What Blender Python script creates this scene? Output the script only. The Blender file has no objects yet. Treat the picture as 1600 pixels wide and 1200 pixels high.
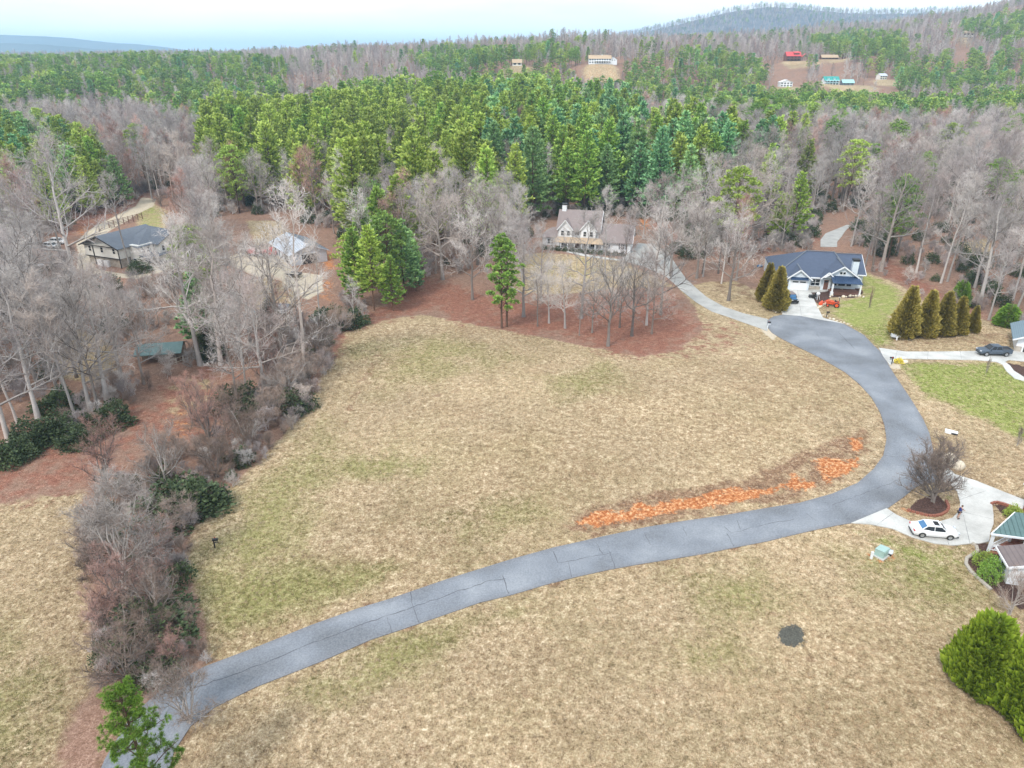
import bpy, bmesh, math, random
import numpy as np
from mathutils import Vector, Matrix, Euler
R = math.radians
PI = math.pi
S = bpy.context.scene
COL = S.collection
# ------------------------------------------------------------------ camera
CAMZ = 50.0
PITCH = R(24.9)
FPX = 1110.0
cd = bpy.data.cameras.new('camera'); cam = bpy.data.objects.new('camera', cd); COL.objects.link(cam)
cam.location = (0, 0, CAMZ); cam.rotation_euler = (PI/2 - PITCH, 0, 0)
cd.sensor_width = 36; cd.lens = 36*FPX/1600; cd.clip_end = 60000; cd.clip_start = 0.5
S.camera = cam
# ------------------------------------------------------------------ world, sun, exposure
SUN_EL, SUN_AZ = R(48), R(215)
w = bpy.data.worlds.new('World'); S.world = w; w.use_nodes = True
nt = w.node_tree; nt.nodes.clear()
sky = nt.nodes.new('ShaderNodeTexSky'); sky.sky_type = 'NISHITA'; sky.sun_disc = False
sky.sun_elevation = SUN_EL; sky.sun_rotation = SUN_AZ; sky.altitude = 500; sky.air_density = 1.0; sky.dust_density = 0.6; sky.ozone_density = 2.0
tc = nt.nodes.new('ShaderNodeTexCoord')
mp = nt.nodes.new('ShaderNodeMapping'); mp.inputs['Scale'].default_value = (1.0, 1.0, 5.5)
nz = nt.nodes.new('ShaderNodeTexNoise'); nz.inputs['Scale'].default_value = 2.3; nz.inputs['Detail'].default_value = 6; nz.inputs['Roughness'].default_value = .55
cr = nt.nodes.new('ShaderNodeValToRGB')
cr.color_ramp.elements[0].position = .3; cr.color_ramp.elements[0].color = (8.0, 9.8, 11.6, 1)
cr.color_ramp.elements[1].position = .72; cr.color_ramp.elements[1].color = (12.0, 12.0, 12.0, 1)
mx = nt.nodes.new('ShaderNodeMix'); mx.data_type = 'RGBA'; mx.inputs['Factor'].default_value = .86
bg = nt.nodes.new('ShaderNodeBackground'); bg.inputs['Strength'].default_value = .085
wo = nt.nodes.new('ShaderNodeOutputWorld')
L = nt.links.new
L(tc.outputs['Generated'], mp.inputs['Vector']); L(mp.outputs['Vector'], nz.inputs['Vector']); L(nz.outputs['Fac'], cr.inputs['Fac'])
L(sky.outputs['Color'], mx.inputs['A']); L(cr.outputs['Color'], mx.inputs['B']); L(mx.outputs['Result'], bg.inputs['Color']); L(bg.outputs['Background'], wo.inputs['Surface'])
sd = bpy.data.lights.new('sun', 'SUN'); sd.energy = 1.5; sd.angle = R(10); sd.color = (1, .95, .88)
so = bpy.data.objects.new('sun', sd); COL.objects.link(so)
so.rotation_euler = (PI/2 - SUN_EL, 0, PI - SUN_AZ)
S.view_settings.view_transform = 'Standard'; S.view_settings.look = 'None'; S.view_settings.gamma = 1
S.view_settings.use_curve_mapping = False
S.view_settings.exposure = 0.84
S.render.engine = 'CYCLES'
S.cycles.max_bounces = 6; S.cycles.diffuse_bounces = 3; S.cycles.volume_bounces = 2; S.cycles.transparent_max_bounces = 8

# ------------------------------------------------------------------ terrain height
RNG = np.random.RandomState(7)
COLPX = np.array([-500, 0, 300, 600, 900, 1150, 1300, 1450, 1600, 2100.])
COLU = (COLPX-800)/FPX*math.cos(PITCH)
ROWS = np.array([250, 350, 450, 560, 650, 700, 760, 820, 1000, 1200, 1500, 2000, 2700, 4000, 7000.])
TAB = np.array([
 [0, 0, 0, 0, 0, 0, 0, 0, 0, 0],
 [0, 1, 1, 3, 4, 3, 2, 0, 0, 0],
 [1, 2, 2, 6, 9, 4, 0, -2, -2, -2],
 [6, 7, 5, 3, 1, 0, 2, 2, 4, 4],
 [16, 18, 16, 8, 12, 12, 12, 14, 16, 20],
 [22, 24, 22, 14, 22, 22, 23, 22, 24, 30],
 [25, 27, 26, 22, 41, 32, 33, 32, 36, 44],
 [26, 28, 28, 27, 42, 44, 43, 42, 52, 60],
 [27, 28, 30, 42, 56, 52, 52, 60, 78, 90],
 [28, 29, 32, 46, 56, 56, 62, 84, 120, 150],
 [28, 30, 34, 44, 55, 70, 85, 100, 130, 165],
 [28, 30, 38, 52, 62, 74, 92, 112, 130, 165],
 [26, 28, 32, 40, 50, 60, 70, 80, 100, 100],
 [20, 20, 20, 20, 20, 30, 30, 30, 30, 30],
 [10, 10, 10, 10, 10, 10, 10, 10, 10, 10.]])
_w = [(RNG.uniform(-1, 1)*k, RNG.uniform(-1, 1)*k, RNG.uniform(0, 6.28), a) for k, a in
      [(.006, 1), (.006, 1), (.012, .7), (.012, .7), (.02, .45), (.02, .45), (.035, .25), (.035, .25)]]
def wob(x, y):
    s = 0
    for a, b, c, m in _w: s = s + m*np.sin(a*6.28*x + b*6.28*y + c)
    return s
def sm(t): t = np.clip(t, 0, 1); return t*t*(3-2*t)
PADS = []   # (x, y, radius, height) levelled places for far houses
def height(x, y):
    x = np.asarray(x, float); y = np.asarray(y, float)
    u = x/np.maximum(y, 60.)
    r = np.clip(y, ROWS[0], ROWS[-1]-1e-3)
    i = np.clip(np.searchsorted(ROWS, r, side='right')-1, 0, len(ROWS)-2)
    uu = np.clip(u, COLU[0], COLU[-1]-1e-6)
    j = np.clip(np.searchsorted(COLU, uu, side='right')-1, 0, len(COLU)-2)
    fr = sm((r-ROWS[i])/(ROWS[i+1]-ROWS[i])); fc = sm((uu-COLU[j])/(COLU[j+1]-COLU[j]))
    h = (TAB[i, j]*(1-fc)+TAB[i, j+1]*fc)*(1-fr) + (TAB[i+1, j]*(1-fc)+TAB[i+1, j+1]*fc)*fr
    k = sm((y-240)/400)
    h = h + wob(x, y)*(0.28+2.2*k)*1.0
    # low rise in the mown field and its bank beside the road bend
    h = h + .9*np.exp(-(((x-22)/34)**2+((y-100)/24)**2))
    for (px, py, rad, hh) in PADS:
        g = np.exp(-(((x-px)**2+(y-py)**2)/(rad*rad))**2)
        h = h*(1-g)+hh*g
    return h
def H1(x, y): return float(height(np.array([x]), np.array([y]))[0])
def at(px, py, dz=0.0):
    """surveyed ground point for a spot of the photograph (near ground only)"""
    a = (px-800)/FPX; b = (600-py)/FPX
    d = math.sin(PITCH)-b*math.cos(PITCH); f = math.cos(PITCH)+b*math.sin(PITCH)
    z = 0.0
    for _ in range(12):
        t = (CAMZ-z-dz)/d; x = a*t; y = f*t; z = z*.4+.6*H1(x, y)
    return x, y
def proj(x, y, z):
    c = y*math.cos(PITCH)-(z-CAMZ)*math.sin(PITCH); v = y*math.sin(PITCH)+(z-CAMZ)*math.cos(PITCH)
    return 800+FPX*x/c, 600-FPX*v/c
def pts(l): return [at(*p) for p in l]
def inpoly(x, y, poly):
    x = np.asarray(x, float); y = np.asarray(y, float); c = np.zeros(x.shape, bool); n = len(poly)
    for i in range(n):
        x0, y0 = poly[i]; x1, y1 = poly[(i+1) % n]
        if y0 == y1: continue
        c ^= ((y0 > y) != (y1 > y)) & (x < (x1-x0)*(y-y0)/(y1-y0)+x0)
    return c
def polydist(x, y, poly, closed=True):
    d = np.full(x.shape, 1e9); n = len(poly)
    for i in range(n if closed else n-1):
        x0, y0 = poly[i]; x1, y1 = poly[(i+1) % n]; dx, dy = x1-x0, y1-y0; q = dx*dx+dy*dy+1e-9
        t = np.clip(((x-x0)*dx+(y-y0)*dy)/q, 0, 1)
        d = np.minimum(d, np.hypot(x-x0-t*dx, y-y0-t*dy))
    return d

# ------------------------------------------------------------------ helpers
def tag(o, label=None, cat=None, group=None, kind=None):
    if label: o['label'] = label
    if cat: o['category'] = cat
    if group: o['group'] = group
    if kind: o['kind'] = kind
    return o
def empty(name, loc, rz=0, label=None, cat=None, group=None):
    o = bpy.data.objects.new(name, None); COL.objects.link(o); o.location = loc; o.rotation_euler = (0, 0, rz)
    o.empty_display_size = .3
    return tag(o, label, cat, group)
def link(name, me, parent=None):
    o = bpy.data.objects.new(name, me); COL.objects.link(o); o.parent = parent; return o
def copy_tree(o, parent=None):
    c = o.copy(); COL.objects.link(c); c.parent = parent
    for ch in o.children: copy_tree(ch, c)
    return c
class MB:
    def __init__(s): s.v = []; s.f = []; s.m = []; s.mi = 0
    def add(s, vs, fs, mi=None):
        n = len(s.v); s.v += [tuple(p) for p in vs]; s.f += [tuple(i+n for i in f) for f in fs]; s.m += [s.mi if mi is None else mi]*len(fs); return s
    def box(s, x0, x1, y0, y1, z0, z1, mi=None):
        return s.add([(x0,y0,z0),(x1,y0,z0),(x1,y1,z0),(x0,y1,z0),(x0,y0,z1),(x1,y0,z1),(x1,y1,z1),(x0,y1,z1)],
                     [(0,3,2,1),(4,5,6,7),(0,1,5,4),(1,2,6,5),(2,3,7,6),(3,0,4,7)], mi)
    def prism(s, prof, axis, a0, a1, mi=None):
        """profile (p,q) pairs extruded along axis: 'y' -> (x,z), 'x' -> (y,z), 'z' -> (x,y)"""
        def P(p, a): return {'y': (p[0], a, p[1]), 'x': (a, p[0], p[1]), 'z': (p[0], p[1], a)}[axis]
        n = len(prof)
        return s.add([P(p, a0) for p in prof]+[P(p, a1) for p in prof],
                     [tuple(range(n))[::-1], tuple(range(n, 2*n))]+[(i, (i+1) % n, (i+1) % n+n, i+n) for i in range(n)], mi)
    def bar(s, a, b, w, h=None, mi=None):
        a = Vector(a); b = Vector(b); d = (b-a).normalized(); up = Vector((0, 0, 1)) if abs(d.z) < .9 else Vector((1, 0, 0))
        x = d.cross(up).normalized()*(w/2); y = x.cross(d).normalized()*((h or w)/2)
        q = [-x-y, x-y, x+y, -x+y]
        return s.add([a+c for c in q]+[b+c for c in q], [(3,2,1,0),(4,5,6,7),(0,1,5,4),(1,2,6,5),(2,3,7,6),(3,0,4,7)], mi)
    def tube(s, ps, rs, n=6, mi=None, cap=True):
        ps = [Vector(p) for p in ps]; k = len(ps); vs = []
        for i, p in enumerate(ps):
            d = (ps[min(i+1, k-1)]-ps[max(i-1, 0)]).normalized(); up = Vector((0, 0, 1)) if abs(d.z) < .9 else Vector((1, 0, 0))
            x = d.cross(up).normalized(); y = d.cross(x)
            for j in range(n):
                a = 2*PI*j/n; vs.append(p+(x*math.cos(a)+y*math.sin(a))*rs[i])
        fs = [(i*n+j, i*n+(j+1) % n, (i+1)*n+(j+1) % n, (i+1)*n+j) for i in range(k-1) for j in range(n)]
        if cap: fs += [tuple(range(n))[::-1], tuple(range((k-1)*n, k*n))]
        return s.add(vs, fs, mi)
    def ball(s, c, r, n=10, m=6, mi=None, sq=None):
        vs = []; r = (r, r, r) if not hasattr(r, '__len__') else r
        for i in range(m+1):
            t = PI*i/m
            for j in range(n):
                a = 2*PI*j/n; vs.append((c[0]+r[0]*math.sin(t)*math.cos(a), c[1]+r[1]*math.sin(t)*math.sin(a), c[2]+r[2]*math.cos(t)))
        return s.add(vs, [(i*n+j, (i+1)*n+j, (i+1)*n+(j+1) % n, i*n+(j+1) % n) for i in range(m) for j in range(n)], mi)
    def rock(s, c, r, rnd, mi=None):
        vs = []; n, m = 7, 4
        for i in range(m+1):
            t = PI*i/m
            for j in range(n):
                a = 2*PI*j/n; q = rnd.uniform(.75, 1.15) if 0 < i < m else 1
                vs.append((c[0]+r[0]*q*math.sin(t)*math.cos(a), c[1]+r[1]*q*math.sin(t)*math.sin(a), c[2]+r[2]*q*math.cos(t)))
        return s.add(vs, [(i*n+j, (i+1)*n+j, (i+1)*n+(j+1) % n, i*n+(j+1) % n) for i in range(m) for j in range(n)], mi)
    def mesh(s, name, mats, smooth=False):
        me = bpy.data.meshes.new(name); me.from_pydata(s.v, [], s.f)
        for m in (mats if isinstance(mats, (list, tuple)) else [mats]): me.materials.append(m)
        me.polygons.foreach_set('material_index', s.m)
        if smooth: me.polygons.foreach_set('use_smooth', [True]*len(s.f))
        me.update(); return me
    def build(s, name, mats, parent=None, smooth=False): return link(name, s.mesh(name, mats, smooth), parent)
def npmesh(name, v, f3=None, mats=(), attrs=None, f4=None, mi=None, smooth=False):
    me = bpy.data.meshes.new(name); v = np.asarray(v, np.float32)
    me.vertices.add(len(v)); me.vertices.foreach_set('co', v.ravel())
    loops = []; starts = []; tot = 0
    for f, k in ((f4, 4), (f3, 3)):
        if f is not None and len(f):
            f = np.asarray(f, np.int32); loops.append(f.ravel()); starts.append(tot+np.arange(len(f))*k); tot += f.size
    loops = np.concatenate(loops); starts = np.concatenate(starts)
    me.loops.add(len(loops)); me.loops.foreach_set('vertex_index', loops.astype(np.int32))
    me.polygons.add(len(starts)); me.polygons.foreach_set('loop_start', starts.astype(np.int32))
    if mi is not None: me.polygons.foreach_set('material_index', np.asarray(mi, np.int32))
    if smooth: me.polygons.foreach_set('use_smooth', np.ones(len(starts), bool))
    for m in mats: me.materials.append(m)
    me.update(calc_edges=True)
    for k, a in (attrs or {}).items():
        at_ = me.attributes.new(k, 'FLOAT', 'POINT'); at_.data.foreach_set('value', np.asarray(a, np.float32))
    return me

# ------------------------------------------------------------------ materials
def srgb(r, g, b):
    f = lambda c: ((c/255)/12.92 if c <= 10 else ((c/255+.055)/1.055)**2.4)
    return (f(r), f(g), f(b), 1)
class NT:
    def __init__(s, name):
        s.m = bpy.data.materials.new(name); s.m.use_nodes = True; s.t = s.m.node_tree; s.b = s.t.nodes['Principled BSDF']
    def n(s, ty, **k):
        o = s.t.nodes.new(ty)
        for a, v in k.items():
            if a in o.inputs.keys(): o.inputs[a].default_value = v
            else: setattr(o, a, v)
        return o
    def l(s, a, b): s.t.links.new(a, b)
    def noise(s, scale, detail=4, rough=.5, vec=None):
        o = s.n('ShaderNodeTexNoise'); o.inputs['Scale'].default_value = scale; o.inputs['Detail'].default_value = detail; o.inputs['Roughness'].default_value = rough
        if vec is not None: s.l(vec, o.inputs['Vector'])
        return o.outputs['Fac']
    def ramp(s, fac, stops):
        o = s.n('ShaderNodeValToRGB'); e = o.color_ramp.elements
        while len(e) < len(stops): e.new(.5)
        for i, (p, c) in enumerate(stops): e[i].position = p; e[i].color = c if len(c) == 4 else (*c, 1)
        s.l(fac, o.inputs['Fac']); return o.outputs['Color']
    def mix(s, fac, a, b, bt='MIX'):
        o = s.n('ShaderNodeMix'); o.data_type = 'RGBA'; o.blend_type = bt
        for k, v in (('Factor', fac), ('A', a), ('B', b)):
            if isinstance(v, (int, float, tuple)): o.inputs[k].default_value = v
            else: s.l(v, o.inputs[k])
        return o.outputs['Result']
    def math(s, op, a, b=0.0, clamp=False):
        o = s.n('ShaderNodeMath'); o.operation = op; o.use_clamp = clamp
        for i, v in enumerate((a, b)):
            if isinstance(v, (int, float)): o.inputs[i].default_value = v
            else: s.l(v, o.inputs[i])
        return o.outputs[0]
    def step(s, v, lo, hi):
        o = s.n('ShaderNodeMapRange'); o.interpolation_type = 'SMOOTHSTEP'
        s.l(v, o.inputs['Value']); o.inputs['From Min'].default_value = lo; o.inputs['From Max'].default_value = hi
        return o.outputs['Result']
    def attr(s, name): 
        o = s.n('ShaderNodeAttribute'); o.attribute_name = name; return o.outputs['Fac']
    def pos(s): return s.n('ShaderNodeNewGeometry').outputs['Position']
    def bump(s, h, dist=.05, st=.6):
        o = s.n('ShaderNodeBump'); o.inputs['Distance'].default_value = dist; o.inputs['Strength'].default_value = st; s.l(h, o.inputs['Height']); s.l(o.outputs['Normal'], s.b.inputs['Normal'])
def plain(name, c, rough=.6, metal=0, vary=.12, scale=2.0, spec=None):
    k = NT(name); tcn = k.n('ShaderNodeTexCoord').outputs['Object']
    f = k.noise(scale, 4, .6, tcn); c = tuple(c[:3])
    lo = tuple(x*(1-vary) for x in c); hi = tuple(min(1, x*(1+vary)) for x in c)
    k.l(k.ramp(f, [(.3, lo), (.7, hi)]), k.b.inputs['Base Color']); k.b.inputs['Roughness'].default_value = rough; k.b.inputs['Metallic'].default_value = metal
    if spec is not None: k.b.inputs['Specular IOR Level'].default_value = spec
    return k.m
def ground_material():
    k = NT('ground'); p = k.pos()
    big = k.noise(.022, 3, .55, p); mid = k.noise(.11, 5, .6, p); fine = k.math('ADD', k.math('MULTIPLY', k.noise(1.3, 3, .7, p), .38), k.math('MULTIPLY', k.noise(4.6, 4, .85, p), .62)); spk = k.noise(6.5, 3, .85, p); med = k.noise(.45, 5, .65, p)
    # dry winter grass: straw, tan, grey-olive
    straw = k.ramp(fine, [(.36, srgb(88, 74, 54)), (.44, srgb(144, 124, 95)), (.53, srgb(182, 160, 128)), (.63, srgb(232, 213, 182))])
    olive = k.ramp(fine, [(.35, srgb(84, 76, 52)), (.45, srgb(128, 114, 82)), (.55, srgb(156, 140, 104)), (.67, srgb(206, 186, 150))])
    green = k.ramp(fine, [(.32, srgb(90, 98, 44)), (.45, srgb(126, 136, 66)), (.56, srgb(154, 160, 90)), (.70, srgb(196, 190, 132))])
    pat = k.step(k.math('ADD', k.math('MULTIPLY', big, .55), k.math('MULTIPLY', mid, .45)), .44, .58)
    pat = k.math('MULTIPLY', pat, .42)
    tone = k.ramp(k.noise(.045, 4, .6, p), [(.35, (.84, .84, .84)), (.65, (1.1, 1.1, 1.1))])
    gr = k.mix(pat, straw, olive)
    brn = k.step(k.noise(.07, 4, .6, p), .56, .7)
    gr = k.mix(k.math('MULTIPLY', brn, .35), gr, k.ramp(fine, [(.3, srgb(118, 94, 70)), (.7, srgb(176, 148, 116))]))
    gr = k.mix(1.0, gr, tone, 'MULTIPLY')
    def msk(name, rag=.5, lo=.36, hi=.64, src=None):
        a = k.attr(name); q = k.math('ADD', a, k.math('MULTIPLY', k.math('SUBTRACT', src if src is not None else med, .5), rag*2)); return k.step(q, lo, hi)
    og = k.attr('olive'); ogm = k.math('MULTIPLY', og, k.step(k.math('ADD', k.math('MULTIPLY', og, .45), k.math('MULTIPLY', k.math('SUBTRACT', k.math('ADD', k.math('MULTIPLY', mid, .6), k.math('MULTIPLY', med, .4)), .4), 2.2)), .16, .72)); gr = k.mix(k.math('MULTIPLY', ogm, .85), gr, k.ramp(fine, [(.34, srgb(88, 88, 48)), (.46, srgb(122, 120, 70)), (.56, srgb(148, 144, 92)), (.68, srgb(188, 180, 128))]))
    gm = k.math('MULTIPLY', msk('green', .9, .3, .95), .9); gr = k.mix(gm, gr, green)
    litter = k.ramp(k.math('ADD', k.math('MULTIPLY', fine, .55), k.math('MULTIPLY', spk, .45)), [(.33, srgb(78, 56, 46)), (.44, srgb(126, 96, 80)), (.54, srgb(158, 126, 108)), (.66, srgb(206, 176, 154))])
    litter = k.mix(k.math('MULTIPLY', k.step(mid, .4, .65), .5), litter, k.ramp(fine, [(.3, srgb(88, 72, 62)), (.7, srgb(158, 134, 118))]))
    red = k.ramp(k.math('ADD', k.math('MULTIPLY', fine, .5), k.math('MULTIPLY', spk, .5)), [(.37, srgb(76, 50, 42)), (.45, srgb(120, 80, 67)), (.53, srgb(148, 103, 85)), (.63, srgb(198, 154, 132))])
    c = k.mix(msk('litter', .55, .3, .7), gr, litter)
    c = k.mix(k.math('MULTIPLY', msk('redlitter', 1.5, .2, .95), k.step(k.attr('redlitter'), .02, .2)), c, red)
    soil = k.ramp(fine, [(.36, srgb(88, 66, 52)), (.5, srgb(130, 102, 80)), (.64, srgb(184, 154, 124))])
    c = k.mix(k.math('MULTIPLY', msk('soil', 1.4, .3, 1.0), k.step(k.attr('soil'), .02, .2)), c, soil)
    clay = k.ramp(k.noise(2.6, 6, .8, p), [(.37, srgb(118, 72, 46)), (.45, srgb(166, 98, 58)), (.53, srgb(192, 128, 82)), (.62, srgb(224, 188, 146))])
    cn_ = k.noise(1.0, 6, .78, p); c = k.mix(k.math('MULTIPLY', msk('clay', 1.35, .4, .75, src=cn_), k.step(k.attr('clay'), .08, .3)), c, clay)
    grav = k.ramp(fine, [(.3, srgb(168, 152, 130)), (.55, srgb(200, 186, 164)), (.75, srgb(222, 212, 196))])
    c = k.mix(msk('gravel', .3, .35, .65), c, grav)
    mul = k.ramp(spk, [(.3, srgb(46, 34, 30)), (.5, srgb(84, 64, 58)), (.75, srgb(128, 104, 94))])
    c = k.mix(msk('mulch', .15, .4, .6), c, mul)
    ash = k.ramp(spk, [(.3, srgb(62, 62, 56)), (.6, srgb(98, 96, 88)), (.75, srgb(122, 118, 106))])
    c = k.mix(msk('ash', .9, .45, .6, src=k.noise(1.8, 4, .6, p)), c, ash)
    dark = k.step(spk, .66, .72); c = k.mix(k.math('MULTIPLY', dark, .45), c, srgb(84, 72, 50))
    k.l(c, k.b.inputs['Base Color']); k.b.inputs['Roughness'].default_value = .95; k.b.inputs['Specular IOR Level'].default_value = .1
    k.bump(k.math('ADD', fine, k.math('MULTIPLY', med, .5)), .16, .9)
    return k.m
def asphalt_material():
    k = NT('asphalt'); p = k.pos(); f = k.noise(6, 4, .7, p); m = k.noise(.16, 4, .5, p); e = k.attr('edge')
    c = k.ramp(m, [(.34, srgb(96, 100, 106)), (.5, srgb(116, 121, 129)), (.66, srgb(138, 142, 148))])
    c = k.mix(k.math('MULTIPLY', k.step(k.math('ADD', e, k.math('MULTIPLY', f, .2)), .55, 1.05), .55), c, srgb(104, 104, 108))
    c = k.mix(.2, c, k.ramp(f, [(.35, (.08, .08, .085)), (.65, (.5, .5, .5))]))
    k.l(c, k.b.inputs['Base Color']); k.b.inputs['Roughness'].default_value = .8; k.bump(f, .02, .3); return k.m
def concrete_material(name, tone=1.0):
    k = NT(name); p = k.pos(); f = k.noise(5, 4, .7, p); m = k.noise(.35, 5, .6, p); t = lambda *c: tuple(x*tone for x in srgb(*c)[:3])
    c = k.ramp(m, [(.3, t(168, 166, 160)), (.5, t(192, 190, 184)), (.7, t(208, 206, 200))])
    c = k.mix(.12, c, k.ramp(f, [(.35, (.2, .2, .2)), (.65, (.8, .8, .8))])); k.l(c, k.b.inputs['Base Color']); k.b.inputs['Roughness'].default_value = .85; return k.m
def bark_material(name, a, b):
    k = NT(name); g = k.n('ShaderNodeTexCoord').outputs['Object']; rnd = k.n('ShaderNodeObjectInfo').outputs['Random']
    f = k.noise(3, 3, .7, g); c = k.mix(f, a, b); c = k.mix(k.math('MULTIPLY', k.step(k.math('FRACT', k.math('MULTIPLY', rnd, 5.17)), .45, 1.0), .55), c, k.mix(1.0, c, (.80, .68, .60, 1), 'MULTIPLY')); hs = k.n('ShaderNodeHueSaturation')
    k.l(c, hs.inputs['Color']); mr = k.math('ADD', k.math('MULTIPLY', rnd, .7), .68); k.l(mr, hs.inputs['Value']); k.l(hs.outputs['Color'], k.b.inputs['Base Color']); k.b.inputs['Roughness'].default_value = .85
    k.b.inputs['Specular IOR Level'].default_value = .2
    return k.m
def leaf_material(name, lo, mid, hi, alt=None, altw=.5):
    """needle colour: varies from tree to tree and from spray to spray; young tips paler"""
    k = NT(name); g = k.n('ShaderNodeTexCoord').outputs['Object']; rnd = k.n('ShaderNodeObjectInfo').outputs['Random']
    f = k.noise(.55, 3, .6, g); tip = k.attr('tip')
    c = k.ramp(k.math('ADD', k.math('MULTIPLY', f, .35), k.math('MULTIPLY', tip, .62)), [(.1, lo), (.42, mid), (.85, hi)])
    if alt: c = k.mix(k.math('MULTIPLY', k.step(rnd, .25, .95), altw), c, k.ramp(tip, [(.1, tuple(x*.6 for x in alt[:3])), (.8, alt)]))
    hs = k.n('ShaderNodeHueSaturation'); r2 = k.math('FRACT', k.math('MULTIPLY', rnd, 7.31))
    k.l(c, hs.inputs['Color']); k.l(k.math('ADD', k.math('MULTIPLY', r2, .5), .78), hs.inputs['Value']); k.l(hs.outputs['Color'], k.b.inputs['Base Color'])
    k.b.inputs['Roughness'].default_value = .6; k.b.inputs['Specular IOR Level'].default_value = .25
    return k.m
M = {}
M['ground'] = ground_material(); M['asphalt'] = asphalt_material(); M['concrete'] = concrete_material('concrete'); M['lane'] = concrete_material('worn_pale_paving', .72)
M['crack'] = plain('road_crack', (.07, .07, .08), .9)
M['bark_pale'] = bark_material('bark_pale', srgb(148, 140, 134), srgb(196, 189, 183))
M['bark_dark'] = bark_material('bark_dark', srgb(104, 95, 88), srgb(150, 141, 134))
M['bark_pine'] = bark_material('bark_pine', srgb(72, 56, 46), srgb(120, 98, 84))
M['twig_grey'] = bark_material('twig_grey', srgb(172, 164, 158), srgb(206, 198, 192))
M['twig_lilac'] = bark_material('twig_lilac', srgb(158, 147, 144), srgb(192, 180, 176))
M['twig_rust'] = bark_material('twig_rust', srgb(172, 136, 124), srgb(194, 158, 146))
M['twig_brown'] = bark_material('twig_brown', srgb(128, 112, 102), srgb(166, 148, 136))
G = lambda r, g, b: (r, g, b, 1)
M['needle_yellow'] = leaf_material('needle_yellow', G(.09, .145, .022), G(.29, .39, .06), G(.70, .74, .20), G(.52, .62, .15), .5)
M['needle_green'] = leaf_material('needle_green', G(.07, .13, .022), G(.22, .38, .065), G(.58, .70, .17), G(.62, .68, .13), .45)
M['needle_blue'] = leaf_material('needle_blue', G(.05, .13, .05), G(.17, .37, .16), G(.46, .68, .34), G(.50, .68, .20), .5)
M['needle_dark'] = leaf_material('needle_dark', G(.045, .10, .022), G(.14, .25, .05), G(.38, .50, .11), G(.34, .46, .10), .5)
M['needle_gold'] = leaf_material('needle_gold', G(.10, .085, .016), G(.27, .22, .045), G(.50, .39, .12))
M['frond_lime'] = leaf_material('frond_lime', G(.06, .10, .008), G(.20, .29, .02), G(.45, .55, .06))
M['needle_lime'] = leaf_material('needle_lime', G(.05, .11, .012), G(.16, .29, .03), G(.38, .52, .09))
M['leaf_dark'] = leaf_material('leaf_dark', G(.028, .042, .018), G(.07, .10, .042), G(.18, .23, .10))
M['white'] = plain('white_paint', (.78, .79, .8), .55, vary=.04)
M['paleblue'] = plain('pale_siding', (.66, .72, .76), .6, vary=.05)
M['cream'] = plain('cream_siding', (.74, .72, .66), .6, vary=.06)
M['glass'] = plain('window_glass', (.02, .025, .03), .12, vary=.3)
M['carglass'] = plain('tinted_glass', (.015, .018, .022), .08, vary=.1)
M['skyglass'] = plain('sky_blue_glass', (.06, .17, .33), .1, vary=.1)  # mirrored sky blue put into the glass colour; the tarp shares it
M['black'] = plain('black_plastic_and_shade', (.02, .02, .022), .5)  # black plastic, also standing in for shade inside garage and pipe openings
M['rubber'] = plain('tyre_rubber', (.025, .025, .025), .85)
M['rim'] = plain('wheel_rim', (.4, .41, .42), .35, .6)
M['darkrim'] = plain('dark_wheel_rim', (.07, .07, .075), .4, .5)
M['carwhite'] = plain('white_car_paint', (.82, .82, .82), .25, vary=.02)
M['grayblue'] = plain('grey_truck_paint', (.10, .13, .17), .3, .3, vary=.05)
M['orange'] = plain('orange_paint', (.75, .10, .03), .4, vary=.1)
M['redpaint'] = plain('red_paint', (.55, .02, .03), .4, vary=.1)
M['brick'] = plain('red_brick', (.30, .11, .07), .85, vary=.35, scale=6)
M['stone'] = plain('fieldstone', (.42, .37, .31), .9, vary=.35, scale=1.5)
M['palerock'] = plain('pale_boulder', (.68, .60, .47), .9, vary=.25, scale=1.2)
M['wood'] = plain('weathered_wood', (.26, .20, .15), .85, vary=.3, scale=4)
M['deckwood'] = plain('stained_deck_wood', (.17, .08, .06), .8, vary=.25, scale=4)
M['palewood'] = plain('pale_wood', (.5, .44, .36), .85, vary=.3, scale=4)
M['tealmetal'] = plain('teal_roof_metal', (.11, .18, .175), .6, .2, vary=.12)
M['bluemetal'] = plain('blue_roof_metal', (.04, .075, .15), .4, .3, vary=.1)
M['palemetal'] = plain('pale_roof_metal', (.62, .65, .70), .45, .2, vary=.1)
M['utility'] = plain('utility_green', (.33, .47, .43), .5, vary=.06)
M['skin'] = plain('skin', (.5, .30, .22), .6); M['navy'] = plain('navy_cloth', (.02, .04, .16), .8); M['hair'] = plain('brown_hair', (.12, .07, .04), .8)
M['yellow'] = plain('yellow_paint', (.75, .62, .08), .6); M['terracotta'] = plain('terracotta', (.55, .22, .10), .8)
def shingle(name, a, b):
    k = NT(name); g = k.n('ShaderNodeTexCoord').outputs['Object']; f = k.noise(1.2, 3, .6, g); s2 = k.noise(9, 3, .7, g)
    c = k.mix(k.math('ADD', k.math('MULTIPLY', f, .5), k.math('MULTIPLY', s2, .5)), a, b)
    wv = k.n('ShaderNodeTexWave'); wv.bands_direction = 'Z'; wv.inputs['Scale'].default_value = 2.2; k.l(g, wv.inputs['Vector'])
    c = k.mix(k.math('MULTIPLY', k.step(wv.outputs['Fac'], .0, .25), 1.0), k.mix(.25, c, (.01, .01, .015, 1)), c)
    k.l(c, k.b.inputs['Base Color']); k.b.inputs['Roughness'].default_value = .85; return k.m
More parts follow.
